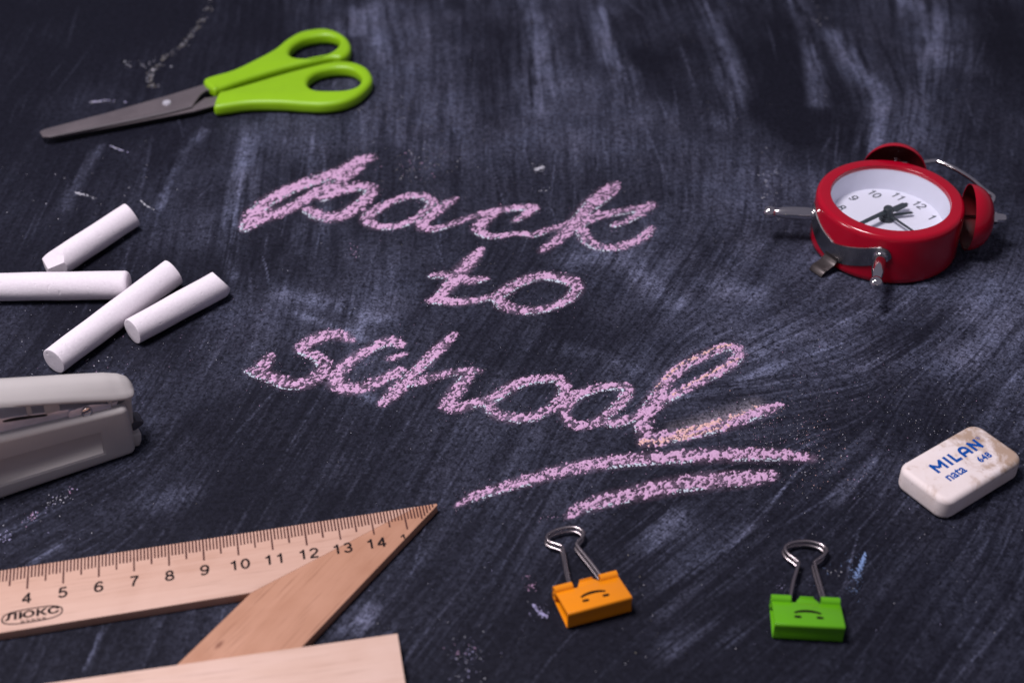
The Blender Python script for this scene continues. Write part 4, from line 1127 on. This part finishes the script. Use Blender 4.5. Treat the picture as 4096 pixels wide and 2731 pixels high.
# ================================================================== STAPLER
def build_stapler():
    O = Vector((-11.98, -6.32, 0))
    a = Vector((.875, .485, 0)).normalized()
    b = Vector((-a.y, a.x, 0))
    Z = Vector((0, 0, 1))
    org = tuple(O)
    t = thing('stapler', org, 'small beige plastic stapler half out of frame beside the chalk', 'stapler')
    fr = (O, a, Z, b)            # local (along, height, depth)
    P = MB
    # base shell with a sunk panel in its near side
    mb = P().prism([(.03, 0.0), (.06, 1.0), (.05, 1.98), (-5.6, 2.62), (-5.6, 0.0)], 0, 1.52, fr)
    bm = bmesh.new()
    vs = [bm.verts.new(Vector(v) - O) for v in mb.v]
    for f in mb.f:
        bm.faces.new([vs[i] for i in f])
    bmesh.ops.recalc_face_normals(bm, faces=bm.faces)
    es = [e_ for e_ in bm.edges if e_.calc_face_angle() > .5]
    bmesh.ops.bevel(bm, geom=es, offset=.23, segments=7, profile=.5, affect='EDGES', clamp_overlap=True)
    near = max((f for f in bm.faces if f.normal.dot(-b) > .99), key=lambda f: f.calc_area())
    outer = [v for v in near.verts]
    bm.faces.remove(near)
    pan = [(-.93, .42), (-.90, 1.36), (-4.6, 1.62), (-4.6, .55)]
    # ring from the outer outline to the panel, then sloped walls and a floor
    ov = sorted(outer, key=lambda v: math.atan2(v.co.z - 1.0, v.co.dot(a) + 2.6))
    inn = [bm.verts.new(a * s + Z * z) for s, z in sorted(pan, key=lambda p: math.atan2(p[1] - 1.0, p[0] + 2.6))]
    c0 = (-2.75, 1.0)
    flo = []
    for v in inn:
        s, z = v.co.dot(a), v.co.z
        flo.append(bm.verts.new(a * (s + (.05 if s < c0[0] else -.05)) + Z * (z + (.05 if z < c0[1] else -.05)) + b * .055))
    no = len(ov)
    # match each outer vertex to the closest panel corner
    own = [min(range(4), key=lambda k: (v.co - inn[k].co).length) for v in ov]
    for i in range(no):
        j = (i + 1) % no
        q = [ov[i], ov[j], inn[own[j]], inn[own[i]]] if own[i] != own[j] else [ov[i], ov[j], inn[own[i]]]
        try:
            bm.faces.new(q)
        except ValueError:
            pass
    for i in range(4):
        j = (i + 1) % 4
        bm.faces.new([inn[i], inn[j], flo[j], flo[i]])
    bm.faces.new(flo)
    bmesh.ops.recalc_face_normals(bm, faces=bm.faces)
    pe = [e_ for e_ in bm.edges if e_.is_manifold and (e_.verts[0] in inn and e_.verts[1] in inn)]
    bmesh.ops.bevel(bm, geom=pe, offset=.03, segments=3, profile=.5, affect='EDGES', clamp_overlap=True)
    from_bm(bm, 'base_shell', M['staple_plastic'], t, org, 50)

    # top cover: lofted sections
    sec = [(.45, 2.15, 2.22, .58, 1.0), (.41, 2.11, 2.34, .38, 1.2), (.31, 2.09, 2.47, .24, 1.32), (.12, 2.12, 2.62, .16, 1.40), (-.3, 2.26, 2.82, .12, 1.44),
           (-1.2, 2.60, 3.12, .10, 1.46), (-2.2, 2.95, 3.43, .09, 1.47), (-3.5, 3.40, 3.82, .09, 1.47), (-5.6, 4.12, 4.45, .09, 1.47)]
    S = np.array(sec)
    ss_ = np.concatenate([np.linspace(.45, -.3, 12), np.linspace(-.5, -5.6, 18)])
    mb = P()
    rings = []
    for s in ss_:
        zl, zu, t0, t1 = [np.interp(-s, -S[:, 0], S[:, k]) for k in (1, 2, 3, 4)]
        H = zu - zl
        Wd = t1 - t0
        k = min(1, H / .5)
        pr = [(t0 + .05, zl + .01), (t0 + .015, zl), (t0, zl + .02 * k), (t0 + .02, zl + .09 * k), (t0 + .055, zl + .16 * k), (t0 + .11, zl + .22 * k),
              (t0 + .22 * min(1, Wd), zl + .60 * H), (t0 + .30 * Wd, zu - .10 * H), (t0 + .42 * Wd, zu - .02 * H), (t0 + .5 * Wd, zu)]
        pr = pr + [(t0 + t1 - x, y) for x, y in pr[::-1][1:]]
        rings.append([O + a * s + Z * z + b * tt for tt, z in pr])
    m = len(rings[0])
    fs = []
    for i in range(len(rings) - 1):
        for k in range(m):
            fs.append((i * m + k, i * m + (k + 1) % m, (i + 1) * m + (k + 1) % m, (i + 1) * m + k))
    fs.append(tuple(range(m)))
    mb.add([p for r in rings for p in r], fs)
    cov = mb.build('top_cover', M['staple_plastic'], t, org, None, 60)
    for s0, s1, zz in ((-.48, -.36, 2.05), (-2.35, -1.9, 2.55), (-2.85, -2.7, 2.72)):
        P().box(s0, s1, zz, zz + .35, .20, .26, fr).build('rib', M['staple_plastic'], cov, org, (.01, 2))
    # steel magazine between cover and base
    mag = P().prism([(-.15, 1.7), (-.15, 2.12), (-1.6, 2.42), (-5.4, 3.36), (-5.4, 2.2)], .24, 1.3, fr).build('magazine', M['steel'], t, org, (.02, 2))
    sl = smooth_loop([(-3.55, 2.81), (-3.2, 2.78), (-2.7, 2.65), (-2.35, 2.55), (-2.33, 2.47), (-2.7, 2.55), (-3.2, 2.66), (-3.54, 2.74)], 4)
    P().prism(sl, .228, .245, fr).build('slot', M['black'], mag, org)
    P().prism([(-.42, 1.9), (-.40, 2.18), (-1.0, 2.40), (-1.62, 2.42), (-1.70, 2.36), (-1.74, 2.0)], .17, .215, fr).build('pivot_bracket', M['steel'], t, org, (.015, 2))
    c = O + a * -1.17 + Z * 2.22 + b * .17
    r = P().lathe([(.0, .035), (.085, .03), (.105, .02), (.115, .05), (.135, .075), (.16, .07), (.175, .045), (.175, 0)], c, -b, 36).build('rivet', M['chrome'], t, org)
    # hinge end: post, dark tongue and lug
    P().prism([(-.1, .15), (.16, .15), (.20, 1.1), (.30, 2.16), (-.1, 2.16)], .36, 1.15, fr).build('rear_post', M['staple_plastic'], t, org, (.06, 3))
    P().prism([(.1, .98), (.26, 1.06), (.44, .98), (.50, .88), (.44, .80), (.20, .68), (.1, .68)], .34, .86, fr).build('rear_tongue', M['dark_metal'], t, org, (.03, 3))
    P().prism([(.0, .05), (.20, .02), (.30, .22), (.34, .50), (.0, .56)], .30, .80, fr).build('rear_lug', M['staple_plastic'], t, org, (.06, 3))
    w = [O + a * s + Z * z + b * tt for s, z, tt in ((-.25, 2.02, .3), (-.05, 2.12, .22), (.12, 2.18, .24), (.26, 2.12, .34), (.3, 2.1, .6))]
    P().tube([tuple(q) for q in smooth_loop([tuple(x) for x in w], 5, False)], .045, 8).build('spring_wire', M['dark_metal'], t, org)


build_stapler()


# ================================================================== ALARM CLOCK
def build_clock():
    C = Vector((14.15, 5.415, 0))
    org = tuple(C)
    t = thing('alarm_clock', org, 'red twin bell alarm clock lying on its back', 'alarm clock')
    up_a = 34.0
    R = 2.738

    def rad(deg):
        return Vector((math.cos(math.radians(deg)), math.sin(math.radians(deg)), 0))
    body = MB().lathe([(0, .03), (2.5, .03), (2.66, .06), (2.73, .14), (R, .3), (R, 1.86), (2.725, 1.96), (2.69, 2.04), (2.63, 2.088), (2.58, 2.102), (2.56, 2.104), (2.24, 2.104), (2.23, 2.102), (2.216, 2.09), (2.212, 2.06), (2.21, 1.96), (2.19, 1.94)],
                      org, seg=128).build('case', M['red'], t, org, None, 40, recalc=True)
    MB().lathe([(2.20, 1.955), (2.15, 1.6), (2.10, 1.25), (2.085, 1.10)], org, seg=96).build('dial_wall', M['dial'], body, org, None, 40)
    dial = MB().lathe([(0, 1.105), (1.0, 1.105), (2.09, 1.105)], org, seg=96).build('dial', M['dial'], t, org)
    upv, rgt = rad(up_a), rad(up_a - 90)
    for k in range(1, 13):
        d = rad(up_a - 30 * k)
        m = figures(MB(), str(k), .40, C + d * 1.74 - upv * .20 + Vector((0, 0, 1.108)), rgt, upv, .15, 1.0, .70)
        m.build('numeral', M['numeral'], dial, org, recalc=False)
    # hands, one above the other on the hub
    def hand(name, deg, pts, z, th=.03):
        d = rad(deg)
        s = rad(deg + 90)
        loop = [(x, w / 2) for x, w in pts] + [(x, -w / 2) for x, w in pts[::-1]]
        return MB().prism(loop, z, z + th, (C, d, s, (0, 0, 1))).build(name, M['hands'], t, org, (.006, 1))
    hand('alarm_hand', 12, [(0, .16), (1.02, .14)], 1.25)
    hand('hour_hand', 36, [(0, .2), (.3, .2), (.32, .33), (.96, .28), (.98, .15), (1.08, .12)], 1.38)
    hand('minute_hand', -144, [(-.1, .2), (.3, .2), (1.85, .18)], 1.48)
    hand('second_hand', -58, [(0, .12), (1.9, .10)], 1.33)
    MB().lathe([(.29, 1.105), (.29, 1.20), (.25, 1.22), (.25, 1.30), (.21, 1.31), (.21, 1.37), (.185, 1.38), (.185, 1.60), (.15, 1.64), (0, 1.645)], org, seg=32).build('hub', M['hands'], t, org)
    # clear lens
    g = bpy.data.materials.new('clear_lens')
    g.use_nodes = True
    nt = g.node_tree
    nt.nodes.clear()
    outp = nt.nodes.new('ShaderNodeOutputMaterial')
    mx = nt.nodes.new('ShaderNodeMixShader')
    tr = nt.nodes.new('ShaderNodeBsdfTransparent')
    gl = nt.nodes.new('ShaderNodeBsdfGlossy')
    gl.inputs['Roughness'].default_value = .04
    fz = nt.nodes.new('ShaderNodeFresnel')
    fz.inputs['IOR'].default_value = 1.5
    nt.links.new(fz.outputs[0], mx.inputs[0])
    nt.links.new(tr.outputs[0], mx.inputs[1])
    nt.links.new(gl.outputs[0], mx.inputs[2])
    nt.links.new(mx.outputs[0], outp.inputs[0])
    MB().lathe([(0, 1.985), (1.4, 1.985), (2.19, 1.985)], org, seg=96).build('lens', g, t, org)
    # steel strap round the lower half, with a folded foot
    mid = up_a + 180 + 1
    us = [(0, 1.12), (6, 1.19), (13, 1.28), (26, 1.48), (36, 1.64), (39, 1.66), (43, 1.60), (46, 1.42), (46.6, 1.30)]
    ls = [(0, .38), (6, .385), (15, .50), (25, .66), (35, .84), (41, .95), (45, 1.12), (46.6, 1.26)]
    ang = np.concatenate([np.linspace(-46.6, -34, 14), np.linspace(-33, 33, 45), np.linspace(34, 46.6, 14)])
    v, f = [], []
    for d in ang:
        zu = np.interp(abs(d), *zip(*us))
        zl = np.interp(abs(d), *zip(*ls))
        q = rad(mid + d)
        for rr, zz in ((R + .012, zl), (R + .055, zl + .012), (R + .062, (zl + zu) / 2), (R + .055, zu - .012), (R + .012, zu)):
            v.append(C + q * rr + Vector((0, 0, zz)))
    for i in range(len(ang) - 1):
        for k in range(4):
            f.append((i * 5 + k, (i + 1) * 5 + k, (i + 1) * 5 + k + 1, i * 5 + k + 1))
    f.append((0, 1, 2, 3, 4))
    n0 = (len(ang) - 1) * 5
    f.append((n0 + 4, n0 + 3, n0 + 2, n0 + 1, n0))
    st = MB().add(v, f).build('strap', M['strap'], t, org, None, 50)
    q = rad(mid)
    s = rad(mid + 90)
    path = smooth_loop([(2.80, .62), (2.81, .48), (2.92, .36), (3.14, .28), (3.34, .24), (3.46, .17), (3.53, .05)], 4, False)
    outl = [(r_, z_) for r_, z_ in path]
    inn_ = []
    for i, (r_, z_) in enumerate(path):
        d = np.array(path[min(i + 1, len(path) - 1)]) - np.array(path[max(i - 1, 0)])
        d = d / np.hypot(*d)
        inn_.append((r_ + d[1] * .055, z_ - d[0] * .055))
    MB().prism(outl + inn_[::-1], -.32, .32, (C, q, (0, 0, 1), s)).build('foot', M['foot_steel'], t, org, (.012, 2), 30, 40)
    # two turned legs
    for d in (mid - 38.5, mid + 38.5):
        c = C + rad(d) * (R + .03) + Vector((0, 0, 1.24))
        MB().lathe([(0, 0), (.28, 0), (.28, .05), (.23, .07), (.225, .12), (.24, .30), (.24, .75), (.225, 1.05), (.19, 1.28), (.17, 1.40), (.16, 1.43), (.19, 1.46), (.225, 1.53),
                    (.245, 1.62), (.235, 1.71), (.19, 1.80), (.11, 1.86), (0, 1.88)], c, rad(d), 32).build('leg', M['chrome'], t, org, None, 40)
    # bells: thin domes, open toward the case
    nuts = []
    for d in (up_a - 38.0, up_a + 40.0):
        ax = rad(d)
        c = C + ax * 2.98 + Vector((0, 0, 1.33))
        out = [(1.25 * math.cos(a_) ** .85, .92 * math.sin(a_)) for a_ in np.linspace(0, math.pi / 2, 22)]
        MB().lathe([(1.215, .0), (1.25, -.012)] + [(r_, z_ + .0) for r_, z_ in out[:-1]] + [(0, .92)], c, ax, 64).build('bell', M['red'], t, org, None, 50)
        bl = MB().lathe([(r_ * .965, z_ * .955) for r_, z_ in out[:-1]] + [(0, .87)], c, ax, 64)
        bl.build('bell_lining', M['red_inside'], t, org, None, 50)
        MB().tube([C + ax * 2.6 + Vector((0, 0, 1.33)), C + ax * 3.85 + Vector((0, 0, 1.33))], .09, 12).build('bell_post', M['chrome'], t, org)
        hexp = [(.235 * math.cos(math.radians(60 * k)), .235 * math.sin(math.radians(60 * k))) for k in range(6)]
        sx = ax.cross(Vector((0, 0, 1)))
        nb = MB().prism(hexp, .86, 1.06, (c, sx, (0, 0, 1), ax))
        nb.lathe([(.20, 1.05), (.19, 1.16), (.18, 1.30), (.14, 1.39), (.07, 1.43), (0, 1.44)], c, ax, 28)
        nb.build('nut', M['chrome'], t, org, None, 35)
    wz = 1.36
    wp = [(15.35, 9.05), (15.9, 9.0), (16.3, 9.03), (16.72, 9.13), (16.95, 9.06), (17.42, 8.57), (17.9, 7.8), (18.20, 7.02), (18.42, 6.62), (18.36, 6.35), (18.16, 5.95), (18.12, 5.5), (18.12, 5.25)]
    MB().tube([(x, y, wz) for x, y in smooth_loop(wp, 5, False)], .09, 12).build('carry_handle', M['chrome'], t, org, None, 60)


build_clock()


# ================================================================== ERASER
def eraser_material():
    m = mat('eraser_rubber', (.76, .62, .62), .62)
    g = NT(m)
    v = g.coord()
    n1 = g.noise(v, 130, 5, .65, .5)
    n2 = g.noise(v, 420, 4, .6)
    sep = g.n('ShaderNodeSeparateXYZ')
    g.l(v, sep.inputs[0])
    # grime gathers on the worn far end
    e = g.math('ADD', g.math('MULTIPLY', sep.outputs[0], .82 / U), g.math('MULTIPLY', sep.outputs[1], .57 / U))
    g1 = g.rng(e, -.4, 1.5, .0, .235)
    k = g.rng(g.math('ADD', g.math('ADD', g.math('MULTIPLY', n1, .7), g.math('MULTIPLY', n2, .3)), g1), .56, .74)
    top = g.rng(sep.outputs[2], .58 * U, .75 * U)
    k = g.math('MULTIPLY', k, g.rng(top, 0, 1, .12, 1))
    c = g.mix(g.rng(n1, .3, .7), (.82, .735, .725), (.76, .655, .62))
    c = g.mix(g.math('MULTIPLY', k, .74), c, (.31, .18, .085))
    sp = g.rng(g.noise(v, 700, 2), .72, .78)
    c = g.mix(g.math('MULTIPLY', sp, .5), c, (.20, .12, .07))
    g.l(c, g.b.inputs['Base Color'])
    g.bump(n2, .12, .0004)
    return m


def build_eraser():
    c = Vector((13.91, -7.51, 0))
    A = math.radians(35.3)
    ex, ey = Vector((math.cos(A), math.sin(A), 0)), Vector((-math.sin(A), math.cos(A), 0))
    org = tuple(c)
    t = thing('eraser', org, 'worn white rubber eraser with blue print and brown smudges', 'eraser')
    fr = (c, ex, ey, (0, 0, 1))
    bm = bmesh.new()
    mb = MB().box(-1.80, 1.80, -1.03, 1.03, 0, .82, fr)
    vs = [bm.verts.new(Vector(v) - c) for v in mb.v]
    for f in mb.f:
        bm.faces.new([vs[i] for i in f])
    bmesh.ops.recalc_face_normals(bm, faces=bm.faces)
    vert = [e for e in bm.edges if abs((e.verts[0].co - e.verts[1].co).normalized().z) > .9]
    bmesh.ops.bevel(bm, geom=vert, offset=.42, segments=10, profile=.5, affect='EDGES')
    hor = [e for e in bm.edges if e.calc_face_angle() > .9]
    bmesh.ops.bevel(bm, geom=hor, offset=.19, segments=6, profile=.5, affect='EDGES')
    from_bm(bm, 'rubber_block', eraser_material(), t, org, 60)
    z = Vector((0, 0, .8225))
    w = .105
    m = MB()
    for k, p in enumerate(([(-.94, .05), (-.94, .47)], [(-.96, .45), (-.745, .20)], [(-.745, .20), (-.53, .45)], [(-.55, .47), (-.55, .05)], [(-.33, .05), (-.33, .47)], [(-.115, .47), (-.115, .05)], [(-.16, .10), (.13, .10)],
              [(.28, .05), (.28, .28), (.30, .36), (.355, .41), (.43, .425), (.50, .41), (.555, .36), (.575, .28), (.575, .05)], [(.28, .20), (.575, .20)], [(.77, .05), (.77, .47)], [(.745, .46), (1.075, .07)], [(1.05, .05), (1.05, .47)])):
        lay(m, ribbon(p, w), c + z, ex, ey, lift=.0003 * k)
    m.build('brand_print', M['blue_ink'], t, org, recalc=False)
    m = MB()
    lay(m, text_mesh('nata', .345, .012, 'LEFT'), c + z + ex * -.97 + ey * -.385, ex, ey)
    m.build('word_print', M['blue_ink'], t, org, recalc=False)
    m = MB()
    lay(m, text_mesh('648', .24, .013, 'LEFT', spacing=1.12), c + z + ex * .45 + ey * -.385, ex, ey)
    m.build('number_print', M['blue_ink'], t, org, recalc=False)
    m = MB()
    lay(m, ribbon([(.065 * math.cos(k * .4), .065 * math.sin(k * .4)) for k in range(17)], .016), c + z + ex * 1.24 + ey * .43, ex, ey)
    lay(m, text_mesh('R', .06, .004), c + z + ex * 1.24 + ey * .40, ex, ey)
    m.build('register_mark', M['blue_ink'], t, org, recalc=False)


build_eraser()


# ================================================================== BINDER CLIPS
def binder_clip(O, deg, enamel, handle, label):
    A = math.radians(deg)
    ex, ey, ez = Vector((math.cos(A), math.sin(A), 0)), Vector((-math.sin(A), math.cos(A), 0)), Vector((0, 0, 1))
    O = Vector((*O, 0))
    org = tuple(O)
    t = thing('binder_clip', org, label, 'binder clip', 'binder clips')
    Wd = 1.93
    H = .66
    zt = lambda y: H - .215 * y          # upper plate, outer face

    def loc(p):
        return O + ex * p[0] + ey * p[1] + ez * p[2]
    # sprung shell: bottom plate, spine, sloping top plate as one folded sheet
    cl = [(1.06, .0), (.10, .0), (.05, .012), (.015, .045), (.0, .10), (.018, .22), (.024, .35), (.018, H - .18), (.0, H - .09), (.012, H - .04), (.045, H - .012), (.10, zt(.10)), (1.02, zt(1.02))]
    P = [Vector((0, y, z)) for y, z in cl]
    inner = []
    th = .04
    for i, p in enumerate(P):
        d = (P[min(i + 1, len(P) - 1)] - P[max(i - 1, 0)]).normalized()
        nrm = Vector((0, d.z, -d.y))
        inner.append(p + nrm * -th if nrm.dot(Vector((0, .5, .35)) - p) < 0 else p + nrm * th)
    loop = [(p.y, p.z) for p in P] + [(p.y, p.z) for p in inner[::-1]]
    shell = MB().prism(loop, 0, Wd, (O, ey, ez, ex)).build('spring_body', enamel, t, org, (.008, 2), 40, 40)
    # tongue between the rolled ends
    sl = Vector((0, 1, -.215)).normalized()
    so = loc((0, 1.0, zt(1.0)))
    sy = (ey * sl.y + ez * sl.z)
    sn = (ez * sl.y - ey * sl.z)
    MB().prism([(.66, -.03), (1.36, -.03), (1.30, .12), (1.22, .235), (.80, .235), (.72, .12)], -.042, -.002, (so, ex, sy, sn)).build('tongue', enamel, shell, org, (.006, 2))
    lipo = so + sy * .235
    MB().prism([(.80, -.02), (1.22, -.02), (1.20, .05), (.82, .05)], -.042, -.008, (lipo, ex, (sy * .5 + sn * .86).normalized(), (sn * .5 - sy * .86).normalized())).build('tongue_lip', enamel, shell, org, (.006, 2))
    # rolled tubes that hold the handles
    for x0, x1 in ((0, .56), (1.40, Wd)):
        for zc in (.385, .135):
            c = loc((x0, 1.15, zc))
            MB().lathe([(.07, .0), (.135, .0), (.135, x1 - x0), (.07, x1 - x0), (.07, 0)], c, ex, 24).build('rolled_edge', enamel, shell, org, (.008, 1), 40)
    # wire handles: one from each plate, folded back side by side
    for dz, sx, sy_, zr, zl in ((0, 0, 0, .375, .27), (1, -.045, -.03, .135, .13)):
        pts = [(handle[0][0] - .22, 1.15, zr), (handle[0][0] - .06, 1.15, zr)]
        n = len(handle)
        for i, (x, y) in enumerate(handle):
            k = min(1, max(0, (y - 1.1) / 2.4))
            pts.append((x + sx * k, y + sy_ * k, zr + (zl - zr) * k))
        pts += [(handle[-1][0] + .06, 1.15, zr), (handle[-1][0] + .22, 1.15, zr)]
        path = [tuple(loc(p)) for p in smooth_loop(pts, 6, False)]
        MB().tube(path, .05, 12).build('wire_handle', M['wire'], t, org, None, 60)
    # printed sad face
    fo = loc((0, 0, zt(0))) + sn * .0025
    pr = MB()
    arc = [(.965 + .40 * math.sin(a_), .20 + .42 * math.cos(a_) + .06) for a_ in np.linspace(-1.15, 1.15, 24)]
    arc = [(x, .50 + (y - .30) * .42) for x, y in arc]
    lay(pr, ribbon(arc, [.075 + .045 * math.sin(math.pi * k / 23) for k in range(24)]), fo, ex, sy)
    for x in (.67, 1.28):
        lay(pr, ribbon([(x - .10, .385), (x - .06, .385), (x + .06, .38), (x + .10, .38)], [.06, .115, .115, .06]), fo, ex, sy)
    pr.build('face_print', M['face_ink'], shell, org, recalc=False)


binder_clip((1.56, -13.47), 18.6, M['orange'],
            [(.52, 1.20), (.66, 1.9), (.83, 2.66), (.80, 2.82), (.60, 3.02), (.53, 3.20), (.62, 3.36), (.90, 3.46), (1.25, 3.46), (1.52, 3.36), (1.65, 3.14), (1.56, 2.94), (1.32, 2.76), (1.28, 2.62), (1.40, 1.9), (1.50, 1.20)],
            'orange binder clip with a printed sad face, below the shorter underline')
binder_clip((7.26, -13.82), -3.9, M['green'],
            [(.54, 1.20), (.70, 1.9), (.90, 2.58), (.88, 2.74), (.66, 2.98), (.57, 3.22), (.68, 3.40), (.92, 3.52), (1.20, 3.57), (1.48, 3.53), (1.70, 3.42), (1.78, 3.24), (1.66, 2.98), (1.42, 2.76), (1.38, 2.60), (1.45, 1.9), (1.53, 1.20)],
            'green binder clip with a printed sad face, nearer the eraser')
